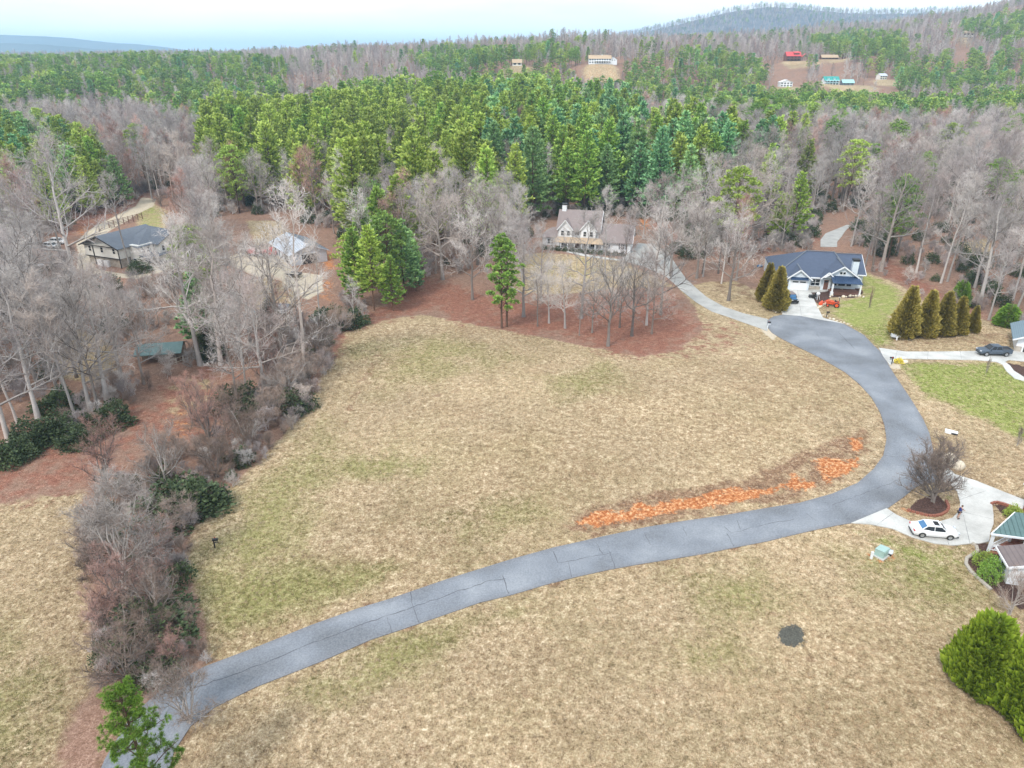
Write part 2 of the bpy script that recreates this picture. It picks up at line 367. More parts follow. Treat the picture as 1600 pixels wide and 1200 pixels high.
M['slate'] = shingle('slate_blue_shingle', srgb(60, 70, 88), srgb(92, 103, 124))
M['greyshingle'] = shingle('grey_shingle', srgb(84, 90, 100), srgb(124, 130, 138))
M['mauve'] = shingle('mauve_shingle', srgb(122, 110, 108), srgb(160, 146, 142))
M['brownshingle'] = shingle('brown_shingle', srgb(92, 82, 82), srgb(138, 124, 120))
M['tealshingle'] = shingle('teal_shingle', srgb(98, 116, 128), srgb(132, 150, 158))
M['tanroof'] = shingle('tan_roof', srgb(176, 152, 124), srgb(206, 180, 150))
M['redroof'] = plain('red_roof_metal', (.62, .07, .07), .45, .1); M['greenroof'] = plain('green_roof_metal', (.03, .32, .28), .45, .1); M['palegreen'] = plain('pale_green_roof', (.35, .62, .62), .5)
# ------------------------------------------------------------------ ground regions
# far houses: (photo column, distance, width ...) -> levelled pads first
def far(px, r): return (px-800)/FPX*math.cos(PITCH)*r, r
FARH = dict(white_long=(938, 742, 42.0), red=(1241, 822, 43.5), tan=(1298, 835, 45.0), green=(1307, 705, 24.5), pale=(1334, 712, 24.0), whitegable=(1236, 690, 23.5), right=(1388, 742, 28.0), tiny=(808, 760, 40.0), top=(1506, 980, 71.0))
for k, (px, r, z) in FARH.items():
    x, y = far(px, r); PADS.append((x, y+4, 26, z))
FIELD_MAIN = [(540, 520), (600, 500), (660, 492), (720, 503), (800, 518), (900, 538), (1000, 558), (1060, 548), (1100, 515), (1085, 478), (1062, 452), (1105, 440), (1150, 440), (1185, 455), (1200, 440), (1215, 400), (1345, 422), (1400, 442), (1440, 468), (1500, 490), (1540, 500), (1600, 520), (2200, 600), (3200, 1500), (1500, 2600), (500, 1700), (180, 1300), (215, 1140), (330, 1040), (318, 960), (290, 890), (300, 835), (345, 775), (420, 705), (480, 640), (515, 565)]
FIELD_LEFT = [(-900, 800), (0, 790), (60, 778), (130, 770), (120, 850), (150, 980), (150, 1060), (110, 1130), (90, 1200), (60, 1400), (-900, 1800)]
OTHER_FIELDS = [[(80, 535), (120, 515), (175, 530), (185, 575), (150, 600), (90, 590)], [(255, 610), (300, 590), (335, 595), (320, 640), (270, 650)],
    [(212, 330), (240, 318), (262, 330), (258, 365), (215, 362)], [(385, 345), (440, 345), (455, 372), (400, 384)], [(385, 440), (430, 432), (470, 460), (450, 490), (395, 480)],
    [(1500, 380), (1545, 372), (1550, 405), (1508, 412)], [(790, 400), (850, 395), (960, 402), (1005, 425), (1055, 448), (960, 450), (900, 458), (850, 460), (800, 455)]]
W = lambda l: pts(l)
REG = []   # (attribute, value, polygon, feather, mode)
def reg(name, poly, feather=1.2, val=1.0): REG.append((name, val, W(poly), feather))
red_strip = [(-900, 745), (0, 725), (60, 700), (160, 660), (230, 625), (300, 575), (350, 560), (385, 590), (345, 640), (330, 690), (250, 700), (200, 720), (130, 772), (60, 782), (0, 795), (-900, 815)]
reg('redlitter', red_strip, 4.5, .6)
reg('redlitter', [(655, 436), (700, 440), (740, 455), (800, 470), (850, 468), (900, 470), (960, 455), (1035, 452), (1062, 475), (1080, 490), (1095, 515), (1070, 545), (1000, 560), (950, 552), (900, 530), (870, 520), (820, 522), (760, 510), (715, 505), (680, 482), (600, 500), (545, 520), (520, 560), (530, 515), (590, 480)], 5.0, .92)
reg('redlitter', [(1065, 500), (1150, 505), (1180, 540), (1120, 560), (1040, 560)], 6, .45)
reg('redlitter', [(1200, 345), (1275, 358), (1282, 382), (1230, 385), (1180, 400)], 4, .9)
reg('redlitter', [(1355, 420), (1450, 462), (1560, 500), (1600, 515), (1500, 470), (1380, 400)], 3, .8)
reg('redlitter', [(40, 345), (130, 330), (230, 300), (215, 322), (160, 345), (110, 370)], 3, .8)
reg('redlitter', [(1000, 345), (1100, 350), (1150, 400), (1060, 400)], 5, .6)
reg('green', [(1290, 488), (1312, 470), (1345, 462), (1342, 425), (1385, 438), (1415, 460), (1400, 500), (1395, 540), (1372, 543), (1345, 520), (1312, 500)], 2.5, .85)
reg('green', [(1408, 566), (1558, 567), (1600, 592), (1800, 640), (1800, 720), (1600, 690), (1520, 650), (1450, 620), (1420, 590)], 3, .95)
reg('green', [(1330, 828), (1400, 838), (1470, 855), (1515, 850), (1500, 885), (1440, 890), (1380, 860)], 2, .55)
reg('green', [(1500, 700), (1800, 830), (1800, 800), (1600, 730)], 3, .3)
reg('green', [(1388, 795), (1410, 778), (1440, 762), (1485, 765), (1498, 790), (1490, 810), (1466, 815), (1420, 812)], 1.5, .35)
reg('green', [(212, 330), (240, 318), (262, 330), (258, 365), (215, 362)], 3, .6)
reg('green', [(790, 410), (900, 400), (960, 408), (1010, 430), (960, 440), (850, 440)], 4, .35)
for p, f, v in (([(510, 715), (600, 705), (680, 712), (670, 745), (560, 750), (510, 740)], 5, 1.0), ([(300, 880), (400, 860), (520, 880), (640, 880), (480, 960), (330, 1010), (295, 940)], 5, 1.0),
                ([(440, 1080), (560, 1010), (720, 960), (840, 950), (700, 1020), (520, 1120)], 4, 1.0), ([(1060, 900), (1200, 890), (1230, 960), (1100, 985)], 6, .9), ([(1060, 1000), (1150, 980), (1170, 1040), (1060, 1060)], 5, .8),
                ([(1300, 860), (1420, 850), (1530, 890), (1560, 950), (1440, 960), (1330, 920)], 5, 1.0), ([(840, 585), (960, 560), (980, 600), (870, 640)], 6, .8), ([(285, 900), (340, 800), (430, 720), (500, 650), (540, 720), (480, 850), (420, 940), (330, 1000)], 9, 1.0), ([(300, 960), (420, 920), (620, 870), (600, 910), (420, 975), (320, 1010)], 3, 1.0),
                ([(640, 820), (800, 760), (860, 800), (760, 850)], 9, .7), ([(-400, 960), (0, 980), (110, 1060), (60, 1200), (-400, 1200)], 7, .7), ([(540, 540), (700, 520), (820, 560), (600, 620)], 8, .7)):
    reg('olive', p, f, v)
for p in ([(895, 822), (925, 798), (950, 794), (972, 802), (990, 786), (1000, 779), (1012, 790), (1040, 782), (1090, 775), (1110, 765), (1150, 761), (1198, 765), (1216, 757), (1204, 772), (1160, 785), (1110, 793), (1040, 804), (980, 816), (930, 826)],
          [(1198, 764), (1232, 752), (1234, 762), (1205, 770)], [(1276, 760), (1290, 752), (1288, 758), (1270, 766)], [(1312, 742), (1340, 735), (1344, 712), (1330, 712), (1322, 725)], [(1230, 757), (1234, 735), (1258, 750), (1277, 752), (1268, 766), (1240, 769)], [(1268, 717), (1300, 714), (1332, 720), (1336, 737), (1310, 746), (1290, 757), (1280, 742)], [(1322, 685), (1346, 683), (1353, 699), (1337, 712), (1328, 700)]):
    reg('clay', p, .7, .85)
reg('clay', [(1350, 866), (1402, 864), (1405, 876), (1362, 880)], .5, .62)
reg('clay', [(1408, 792), (1430, 797), (1428, 803), (1406, 800)], .4, .7)
reg('clay', [(440, 385), (470, 378), (520, 395), (530, 420), (505, 425), (500, 395)], 2, .7); reg('clay', [(500, 425), (525, 440), (520, 470), (495, 470)], 2, .55)
reg('clay', [(995, 335), (1015, 338), (1015, 362), (995, 358)], 2, .8); reg('clay', [(115, 355), (145, 350), (150, 368), (118, 372)], 2, .5); reg('clay', [(148, 425), (180, 428), (165, 448), (145, 440)], 2, .6)
reg('clay', [(250, 645), (310, 640), (320, 690), (255, 690)], 2.5, .42)
reg('soil', [(885, 826), (900, 798), (1000, 768), (1150, 748), (1268, 700), (1318, 678), (1346, 668), (1364, 690), (1350, 728), (1300, 768), (1200, 790), (1100, 806), (1000, 830), (930, 842)], 1.6, .9)
reg('soil', [(1190, 545), (1340, 610), (1378, 680), (1375, 640), (1335, 590), (1250, 545)], 1.5, .4)
reg('soil', [(1370, 490), (1600, 525), (1600, 545), (1380, 535)], 2, .45); reg('soil', [(1200, 440), (1180, 470), (1120, 470), (1100, 440)], 4, .5)
reg('soil', [(560, 590), (590, 545), (600, 545), (575, 600), (535, 670), (528, 665)], .5, .6)
for tr_ in ([(600, 640), (760, 600), (940, 590), (1120, 600), (1260, 640)], [(560, 700), (760, 650), (960, 635), (1140, 650), (1250, 690)], [(420, 900), (560, 820), (760, 770), (940, 740)], [(640, 1180), (860, 1060), (1100, 980), (1330, 940)], [(760, 1190), (980, 1090), (1240, 1030), (1480, 1000)], [(1100, 520), (1230, 560), (1320, 620), (1350, 690)]):
    P_ = W(tr_); L_ = []; R_ = []
    for i_, (a_, b_) in enumerate(P_):
        d_ = Vector(P_[min(i_+1, len(P_)-1)])-Vector(P_[max(i_-1, 0)]); d_.normalize(); L_.append((a_-d_.y*.45, b_+d_.x*.45)); R_.append((a_+d_.y*.45, b_-d_.x*.45))
    REG.append(('soil', .42, L_+R_[::-1], .9))
reg('gravel', [(118, 378), (150, 352), (185, 335), (212, 322), (222, 308), (244, 312), (240, 322), (212, 336), (186, 352), (164, 366), (140, 390), (150, 420), (195, 428), (225, 424), (262, 408), (262, 385), (290, 384), (292, 400), (270, 420), (215, 436), (160, 432), (120, 420), (122, 395)], 1.2, .95)
reg('gravel', [(355, 402), (385, 392), (430, 386), (440, 400), (462, 424), (505, 430), (505, 455), (480, 470), (440, 440), (400, 432), (360, 415)], 1.5, .9)
reg('gravel', [(1183, 510), (1198, 510), (1216, 524), (1210, 532), (1195, 524)], .4, .8); reg('gravel', [(1388, 566), (1406, 570), (1406, 576), (1392, 576)], .3, 1)
reg('mulch', [(1417, 797), (1424, 788), (1440, 778), (1462, 774), (1478, 783), (1482, 795), (1470, 805), (1450, 806), (1430, 801)], .35, 1)
reg('mulch', [(1522, 846), (1545, 850), (1600, 870), (1640, 960), (1590, 950), (1530, 905), (1510, 880), (1512, 872), (1526, 865), (1528, 855)], .4, 1)
reg('mulch', [(1268, 447), (1300, 442), (1345, 450), (1350, 458), (1335, 466), (1300, 464), (1283, 478), (1270, 470), (1262, 462)], .6, .9)
reg('mulch', [(1573, 567), (1592, 570), (1640, 585), (1640, 610), (1598, 590), (1584, 580)], .4, 1); reg('mulch', [(1552, 790), (1566, 786), (1590, 792), (1580, 812), (1565, 806)], .4, .8)
reg('ash', [(1217, 985), (1228, 979), (1243, 979), (1256, 986), (1260, 998), (1252, 1007), (1236, 1009), (1222, 1006), (1217, 996)], .25, 1.0)

ROAD = dict(
 top=[(120, 1290), (165, 1185), (205, 1120), (255, 1076), (320, 1042), (400, 1012), (487, 977), (560, 951), (607, 937), (700, 905), (800, 874), (865, 856), (945, 838), (1010, 824), (1072, 814), (1130, 806), (1200, 794), (1250, 786), (1300, 772), (1340, 755), (1365, 733), (1380, 712), (1385, 687), (1382, 665), (1375, 645), (1362, 622), (1342, 600), (1320, 582), (1282, 560), (1250, 544), (1222, 530), (1206, 520), (1198, 510), (1199, 501), (1208, 495), (1222, 492)],
 bot=[(1250, 492), (1285, 497), (1320, 507), (1350, 524), (1365, 540), (1374, 548), (1385, 565), (1397, 585), (1407, 600), (1425, 627), (1442, 655), (1452, 677), (1457, 700), (1460, 715), (1468, 735), (1474, 752), (1440, 757), (1430, 762), (1412, 777), (1385, 796), (1360, 808), (1330, 818), (1310, 821), (1262, 831), (1200, 846), (1100, 866), (1000, 882), (950, 891), (900, 902), (850, 915), (800, 930), (750, 942), (655, 975), (580, 1000), (500, 1035), (400, 1074), (335, 1106), (298, 1135), (272, 1175), (258, 1225), (250, 1300)])
ROADPOLY = W(ROAD['top']+ROAD['bot'])
# the road goes on past the frame at the lower left
x0, y0 = ROADPOLY[0]; x1, y1 = ROADPOLY[-1]
ROADPOLY = [(x0-5, y0-60)]+ROADPOLY+[(x1-4, y1-60)]
DRIVES = dict(
 court=('concrete', [(1222, 492), (1224, 446), (1226, 430), (1267, 430), (1267, 456), (1272, 469), (1286, 497), (1320, 507), (1300, 503), (1250, 494)]),
 walk=('concrete', [(1266, 457), (1280, 457), (1290, 456), (1297, 454), (1296, 450), (1288, 447), (1284, 451), (1266, 450)]),
 right=('concrete', [(1373, 544), (1415, 550), (1527, 549), (1578, 548), (1700, 556), (1700, 575), (1576, 563), (1570, 566), (1578, 572), (1584, 580), (1600, 590), (1600, 596), (1585, 592), (1572, 580), (1566, 570), (1557, 566), (1525, 563), (1417, 561), (1403, 562), (1390, 571), (1380, 558)]),
 loop=('concrete', [(1460, 713), (1478, 728), (1492, 742), (1525, 752), (1600, 782), (1700, 822), (1700, 850), (1600, 797), (1575, 790), (1560, 786), (1550, 790), (1552, 805), (1552, 820), (1547, 832), (1545, 847), (1530, 850), (1517, 850), (1490, 853), (1460, 850), (1425, 840), (1395, 827), (1360, 820), (1330, 818), (1385, 795), (1400, 805), (1422, 815), (1445, 818), (1467, 816), (1488, 810), (1499, 799), (1500, 785), (1495, 768), (1485, 757), (1470, 752), (1474, 752), (1466, 733)]),
 lane=('lane', [(1200, 499), (1162, 490), (1132, 480), (1105, 465), (1085, 448), (1072, 436), (1055, 412), (1045, 395), (1022, 382), (997, 380), (985, 392), (970, 407), (1007, 417), (1040, 432), (1052, 442), (1062, 452), (1087, 472), (1112, 487), (1150, 500), (1190, 514), (1199, 518)]),
 back=('lane', [(1282, 386), (1282, 375), (1290, 365), (1310, 357), (1322, 352), (1330, 352), (1320, 362), (1315, 370), (1308, 378), (1308, 386)]),
 path=('concrete', [(885, 394), (910, 400), (970, 408), (970, 406), (912, 397), (888, 391)]))
DRIVEPOLY = {k: (m, W(p)) for k, (m, p) in DRIVES.items()}
REG.append(('soil', .9, ROADPOLY, 1.9))

# ------------------------------------------------------------------ terrain: one sheet to the horizon
def axis_coords(lo, hi, step, far_lo, far_hi, g=1.075):
    c = list(np.arange(lo, hi+step*.5, step)); s = step; a = lo; left = []
    while a > far_lo: s *= g; a -= s; left.append(a)
    s = step; b = c[-1]; right = []
    while b < far_hi: s *= g; b += s; right.append(b)
    return np.array(left[::-1]+c+right)
XS = axis_coords(-150, 150, .9, -14000, 14000); YS = axis_coords(26, 250, .9, -6000, 14000, 1.03)
GX, GY = np.meshgrid(XS, YS); gx, gy = GX.ravel(), GY.ravel(); gz = height(gx, gy)
fields = [W(FIELD_MAIN), W(FIELD_LEFT)]+[W(p) for p in OTHER_FIELDS]
FIELD_W = fields
names = ['litter', 'redlitter', 'green', 'olive', 'clay', 'soil', 'gravel', 'mulch', 'ash']
ATT = {n: np.zeros(len(gx), np.float32) for n in names}; ATT['litter'][:] = 1
def soft(poly, feather):
    P = np.array(poly); m = (gx > P[:, 0].min()-feather*2-2) & (gx < P[:, 0].max()+feather*2+2) & (gy > P[:, 1].min()-feather*2-2) & (gy < P[:, 1].max()+feather*2+2)
    idx = np.nonzero(m)[0]; xx, yy = gx[idx], gy[idx]; d = polydist(xx, yy, poly); s = np.where(inpoly(xx, yy, poly), d, -d)
    return idx, sm((s+feather)/(2*feather))
for f in fields:
    idx, v = soft(f, 1.6 if f is fields[0] else 2.5); ATT['litter'][idx] = np.minimum(ATT['litter'][idx], 1-v)
for n, val, poly, fe in REG:
    idx, v = soft(poly, fe); ATT[n][idx] = np.maximum(ATT[n][idx], v*val)
# clearings round the far houses
for k, (px, r, z) in FARH.items():
    x, y = far(px, r); g = np.exp(-(((gx-x)/16)**2+((gy-(y-18))/20)**2)); ATT['litter'] = ATT['litter']*(1-np.clip(g*1.6, 0, 1)); ATT['clay'] = np.maximum(ATT['clay'], np.where(g > .35, .35, 0)*(k in ('red', 'tan', 'white_long')))
nx, ny = len(XS), len(YS); a = (np.arange(ny-1)[:, None]*nx+np.arange(nx-1)[None, :]).ravel()
ter = link('ground', npmesh('ground', np.stack([gx, gy, gz], 1), f4=np.stack([a, a+1, a+nx+1, a+nx], 1), mats=[M['ground']], attrs=ATT, smooth=True)); tag(ter, kind='structure')

# ------------------------------------------------------------------ paved sheets
def sheet(name, poly, mat, lift, step=2.0, thick=.35, edge=False):
    bm = bmesh.new(); vs = [bm.verts.new((x, y, 0)) for x, y in poly]; f = bm.faces.new(vs)
    bm.normal_update()
    if f.normal.z < 0: f.normal_flip()
    bmesh.ops.triangulate(bm, faces=bm.faces[:])
    P = np.array(poly)
    for ax in (0, 1):
        lo, hi = P[:, ax].min(), P[:, ax].max(); c = math.floor(lo/step)*step+step
        while c < hi:
            n = (1, 0, 0) if ax == 0 else (0, 1, 0)
            bmesh.ops.bisect_plane(bm, geom=bm.verts[:]+bm.edges[:]+bm.faces[:], plane_co=(c if ax == 0 else 0, c if ax == 1 else 0, 0), plane_no=n); c += step
    bmesh.ops.remove_doubles(bm, verts=bm.verts[:], dist=.001)
    ex = bmesh.ops.extrude_edge_only(bm, edges=[e for e in bm.edges if e.is_boundary])
    low = set(v for v in ex['geom'] if isinstance(v, bmesh.types.BMVert))
    co = np.array([v.co[:] for v in bm.verts]); hz = height(co[:, 0], co[:, 1])
    for v, h in zip(bm.verts, hz): v.co.z = h+lift-(thick if v in low else 0)
    me = bpy.data.meshes.new(name); bm.to_mesh(me); bm.free(); me.materials.append(mat)
    if edge:
        c = np.array([v.co[:] for v in me.vertices]); d = polydist(c[:, 0], c[:, 1], poly); at_ = me.attributes.new('edge', 'FLOAT', 'POINT'); at_.data.foreach_set('value', np.clip(1-d/1.4, 0, 1).astype(np.float32))
    o = link(name, me); tag(o, kind='structure'); return o
sheet('road', ROADPOLY, M['asphalt'], .075, 1.2, edge=True)
LIFT = dict(court=.12, walk=.19, right=.11, loop=.115, lane=.065, back=.09, path=.12)
NAMES = dict(court='driveway', walk='footpath', right='driveway', loop='driveway', lane='lane', back='lane', path='footpath')
for k, (m, p) in DRIVEPOLY.items(): sheet(NAMES[k], p, M[m], LIFT[k], 2.0)

# road cracks and patches: thin strips on the asphalt, parts of the road
rnd = random.Random(3)
def crack(line, wid, lift=.082, mat='crack', jag=.1):
    P = [Vector((*at(*p), 0)) for p in line]; out = []
    for a, b in zip(P, P[1:]):
        n = max(1, int((b-a).length/.6))
        for i in range(n): out.append(a.lerp(b, i/n)+Vector((rnd.uniform(-jag, jag), rnd.uniform(-jag, jag), 0)))
    out.append(P[-1]); vs = []; 
    for i, p in enumerate(out):
        d = (out[min(i+1, len(out)-1)]-out[max(i-1, 0)]).normalized(); nrm = Vector((-d.y, d.x, 0))*wid*rnd.uniform(.12, .45)
        for q in (p+nrm, p-nrm): vs.append((q.x, q.y, H1(q.x, q.y)+lift))
    m = MB(); m.add(vs, [(2*i, 2*i+1, 2*i+3, 2*i+2) for i in range(len(out)-1)]); return m
road = bpy.data.objects['road']
for l, wd in (([(300, 1078), (400, 1042), (500, 1001), (607, 962), (645, 950), (700, 930), (760, 910), (790, 905)], .11), ([(642, 926), (645, 950), (655, 974)], .09), ([(604, 964), (612, 988)], .06), ([(786, 900), (795, 928)], .08), ([(863, 862), (872, 880), (950, 866), (955, 864)], .09), ([(887, 880), (893, 902)], .09),
              ([(931, 848), (942, 866)], .08), ([(953, 862), (961, 888)], .08), ([(1007, 833), (1016, 852)], .06), ([(1131, 823), (1142, 834), (1195, 820), (1240, 812)], .07), ([(1137, 835), (1147, 855)], .09), ([(1066, 822), (1073, 838)], .06), ([(1151, 812), (1157, 828)], .06), ([(1310, 520), (1322, 532), (1335, 545)], .12), ([(1258, 803), (1275, 815)], .06), ([(1300, 790), (1420, 745)], .06), ([(1380, 712), (1415, 716)], .07), ([(1275, 522), (1282, 530)], .1)):
    crack(l, wd).build('crack', M['crack'], road)
for k, ls in dict(court=[[(1224, 462), (1270, 463)], [(1226, 479), (1276, 480)], [(1245, 448), (1252, 494)]], right=[[(1402, 549), (1398, 563)], [(1450, 550), (1449, 562)], [(1500, 549), (1502, 562)]],
                  loop=[[(1478, 836), (1482, 852)], [(1445, 818), (1437, 843)], [(1500, 800), (1549, 812)], [(1499, 782), (1540, 768)], [(1395, 803), (1370, 821)], [(1515, 850), (1505, 806)]]).items():
    par = [o for o in bpy.data.objects if o.name.startswith('driveway')][list(['court', 'right', 'loop']).index(k)]
    for l in ls: crack(l, .05, LIFT[k]+.006, 'crack', .0).build('joint', M['crack'], par)

# ------------------------------------------------------------------ far mountains
MTN = {}
def mountain(name, prof, r, depth, mat, near=.6):
    """prof: (photo column, metres above the camera) of the crest at distance r"""
    r, depth = r*near, depth*near; px = np.array([p[0] for p in prof], float); pz = np.array([p[1] for p in prof], float)*near
    cols = np.linspace(px[0], px[-1], 260); z = np.interp(cols, px, pz)
    for _ in range(2): z = np.convolve(np.pad(z, 3, 'edge'), np.ones(7)/7, 'valid')
    rs = np.random.RandomState(int(r)); u = (cols-800)/FPX*math.cos(PITCH); rows = 26; v = []
    for j in range(rows):
        t = j/(rows-1); rr = r+depth*(t-.5)*2; prof_ = 1-abs(t-.5)*2
        zz = (z+CAMZ)*prof_**.8+(np.sin(cols*.13+j*.9)+np.sin(cols*.31-j*1.7)*.6)*6*prof_*(1-prof_)*4-10
        v.append(np.stack([u*r, np.full_like(u, rr), zz], 1))
    n = len(cols); a = (np.arange(rows-1)[:, None]*n+np.arange(n-1)[None, :]).ravel()
    MTN[int(r)] = (cols, z, r, depth)
    tag(link(name, npmesh(name, np.concatenate(v), f4=np.stack([a, a+1, a+n+1, a+n], 1), mats=[mat], smooth=True)), kind='structure')
mountain_hill = 3300
M['farforest'] = plain('far_forest', (.10, .11, .10), .95, vary=.25, scale=.004, spec=0)
mountain('mountains', [(-700, 90), (-350, 200), (-150, 260), (0, 290), (40, 272), (90, 262), (140, 215), (170, 175), (210, 165), (240, 140), (300, 62), (345, 45), (400, 30), (520, 5), (760, -40), (1000, -45)], 11500, 1800, M['farforest'])
mountain('mountains', [(-700, 60), (-300, 90), (-60, 110), (20, 112), (60, 104), (110, 82), (150, 60), (200, 40), (260, 22), (330, 8), (420, -5), (560, -20), (900, -40)], 7200, 900, M['farforest'], .72)
mountain('mountains', [(-700, -5), (-300, 0), (0, 8), (50, 2), (110, 8), (160, -2), (250, -6), (310, 4), (360, -4), (430, 6), (520, 0), (620, 2), (760, -10), (1000, -15)], 4600, 500, M['farforest'], .95)
M['hillforest'] = plain('hill_forest', (.13, .12, .125), .95, vary=.3, scale=.02, spec=0)
mountain('mountains', [(780, -40), (860, 10), (930, 62), (990, 92), (1040, 118), (1080, 142), (1120, 168), (1160, 186), (1200, 194), (1240, 186), (1290, 172), (1340, 166), (1400, 168), (1500, 176), (1700, 190), (2000, 200)], 3300, 620, M['hillforest'], 1.0)
# ------------------------------------------------------------------ tree builders
def rv(rs, n): v = rs.normal(size=(n, 3)); return v/np.linalg.norm(v, axis=1, keepdims=True)
class Wood:
    """collects tapered limbs (tubes) and twigs (slivers)"""
    def __init__(s): s.v = []; s.q = []; s.t = []; s.n = 0
    def limb(s, ps, rs, sides):
        k = len(ps); P = np.array(ps); d = np.gradient(P, axis=0); d /= np.linalg.norm(d, axis=1, keepdims=True)+1e-9
        up = np.where(np.abs(d[:, 2:3]) < .9, np.array([[0, 0, 1.]]), np.array([[1., 0, 0]])); x = np.cross(d, up); x /= np.linalg.norm(x, axis=1, keepdims=True)+1e-9; y = np.cross(d, x)
        a = np.arange(sides)*2*PI/sides; R_ = np.array(rs)[:, None, None]
        V = P[:, None]+(x[:, None]*np.cos(a)[None, :, None]+y[:, None]*np.sin(a)[None, :, None])*R_
        s.v.append(V.reshape(-1, 3)); i = np.arange(k-1)[:, None]; j = np.arange(sides)[None]
        s.q.append((np.stack([i*sides+j, i*sides+(j+1) % sides, (i+1)*sides+(j+1) % sides, (i+1)*sides+j], -1).reshape(-1, 4))+s.n); s.n += k*sides
    def twigs(s, A, D, w, rs):
        n = len(A); side = np.cross(D, rv(rs, n)); side /= np.linalg.norm(side, axis=1, keepdims=True)+1e-9
        V = np.stack([A+side*w, A-side*w, A+D], 1).reshape(-1, 3); s.v.append(V); s.t.append(np.arange(3*n).reshape(-1, 3)+s.n); s.n += 3*n
    def mesh(s, name, mats, mi=None):
        return npmesh(name, np.concatenate(s.v), f3=np.concatenate(s.t) if s.t else None, f4=np.concatenate(s.q) if s.q else None, mats=mats, mi=mi, smooth=False)
def bare_tree(seed, H=20, clear=.35, spread=.38, n1=15, n2=7, n3=6, n4=3, rise=.9, multi=1, rad=.22, tw=.021, twl=1.1, lean=.03, sub=True):
    rs = np.random.RandomState(seed); T = Wood(); B = Wood()
    for stem in range(multi):
        base = np.array([0, 0, 0.]) if multi == 1 else np.append(rs.uniform(-.25, .25, 2), 0)
        ln = rs.normal(size=2)*lean*H if multi == 1 else rs.normal(size=2)*.16*H
        k = 8; ts = np.linspace(0, 1, k); hh = H*(.93 if multi == 1 else rs.uniform(.7, .95)); P = np.stack([base[0]+ln[0]*ts**1.3+rs.normal(size=k)*.012*H*ts, base[1]+ln[1]*ts**1.3+rs.normal(size=k)*.012*H*ts, base[2]+hh*ts-.25], 1)
        rr = rad*(1-ts*.92)**.9+.015; rr[0] *= 1.35
        T.limb(P, rr/(1 if multi == 1 else 1.6), 6)
        nn = n1 if multi == 1 else max(4, n1//multi)
        for i in range(nn):
            t = clear+(1-clear)*((i+rs.uniform(0, .9))/nn); p = np.array([np.interp(t, ts, P[:, c]) for c in range(3)])
            f = (t-clear)/(1-clear); L1 = H*spread*(1.05-.62*f)*rs.uniform(.65, 1.15); az = i*2.4+rs.uniform(-.5, .5)
            el = rise*(.45+.75*f)+rs.uniform(-.15, .2); d = np.array([math.cos(az)*math.cos(el), math.sin(az)*math.cos(el), math.sin(el)])
            K = 5; Q = [p]
            for j in range(K-1): d = d+np.array([0, 0, .09])+rs.normal(size=3)*.13; d /= np.linalg.norm(d); Q.append(Q[-1]+d*L1/(K-1))
            Q = np.array(Q); r1 = np.interp(t, ts, rr)*.62*(L1/(H*spread))**.3; B.limb(Q, np.linspace(r1, .02, K), 4)
            A3 = []; D3 = []
            for j in range(n2):
                tt = .22+.76*(j+rs.rand())/n2; q = np.array([np.interp(tt, np.linspace(0, 1, K), Q[:, c]) for c in range(3)])
                dm = Q[min(K-1, int(tt*(K-1))+1)]-Q[int(min(tt, .99)*(K-1))]; dm /= np.linalg.norm(dm)+1e-9
                L2 = L1*.5*(1-.45*tt)*rs.uniform(.7, 1.2); d2 = dm*.75+rv(rs, 1)[0]*.75+np.array([0, 0, .22]); d2 /= np.linalg.norm(d2)
                Q2 = [q]
                for m in range(3): d2 = d2+rs.normal(size=3)*.16+np.array([0, 0, .06]); d2 /= np.linalg.norm(d2); Q2.append(Q2[-1]+d2*L2/3)
                Q2 = np.array(Q2); B.limb(Q2, np.linspace(max(.03, r1*.5), .016, 4), 3)
                for m in range(n3):
                    t3 = .15+.85*(m+rs.rand())/n3; q3 = np.array([np.interp(t3, np.linspace(0, 1, 4), Q2[:, c]) for c in range(3)])
                    d3 = d2*.7+rv(rs, 1)[0]*.8+np.array([0, 0, .2]); d3 /= np.linalg.norm(d3); L3 = L2*.42*rs.uniform(.6, 1.3)+.3
                    A3.append(q3); D3.append(d3*L3)
            A3 = np.array(A3); D3 = np.array(D3); B.twigs(A3, D3, tw*1.15, rs)
            n = len(A3); A4 = np.repeat(A3, n4, 0); D_ = np.repeat(D3, n4, 0); f4 = rs.uniform(.15, 1, (n*n4, 1)); ln3 = np.linalg.norm(D_, axis=1, keepdims=True)
            d4 = D_/(ln3+1e-9)*.8+rv(rs, n*n4)*.85+np.array([[0, 0, .15]]); d4 /= np.linalg.norm(d4, axis=1, keepdims=True)
            B.twigs(A4+D_*f4, d4*twl*rs.uniform(.4, 1.0, (n*n4, 1)), tw*.62, rs)
    return T, B
def two(name, T, B, mt, mb, H):
    me1 = T.mesh(name+'_trunk', [mt]); nq = sum(len(q) for q in B.q); nt3 = sum(len(t) for t in B.t); me2 = B.mesh(name+'_crown', [mt, mb], np.r_[np.zeros(nq), np.ones(nt3)])
    return dict(trunk=me1, crown=me2, H=H)
def spray(A, D, w, rs, flat=.0):
    """pointed needle sprays: diamonds from A along D; returns verts, quads, tip values"""
    n = len(A); L_ = np.linalg.norm(D, axis=1, keepdims=True); Dn = D/(L_+1e-9)
    up = rv(rs, n)*(1-flat)+np.array([[0, 0, 1.]])*flat; sd_ = np.cross(Dn, up); sd_ /= np.linalg.norm(sd_, axis=1, keepdims=True)+1e-9
    V = np.stack([A, A+D*.45+sd_*w, A+D, A+D*.45-sd_*w], 1).reshape(-1, 3); t = np.tile([0, .45, 1, .45], n)
    return V, np.arange(4*n).reshape(-1, 4), t
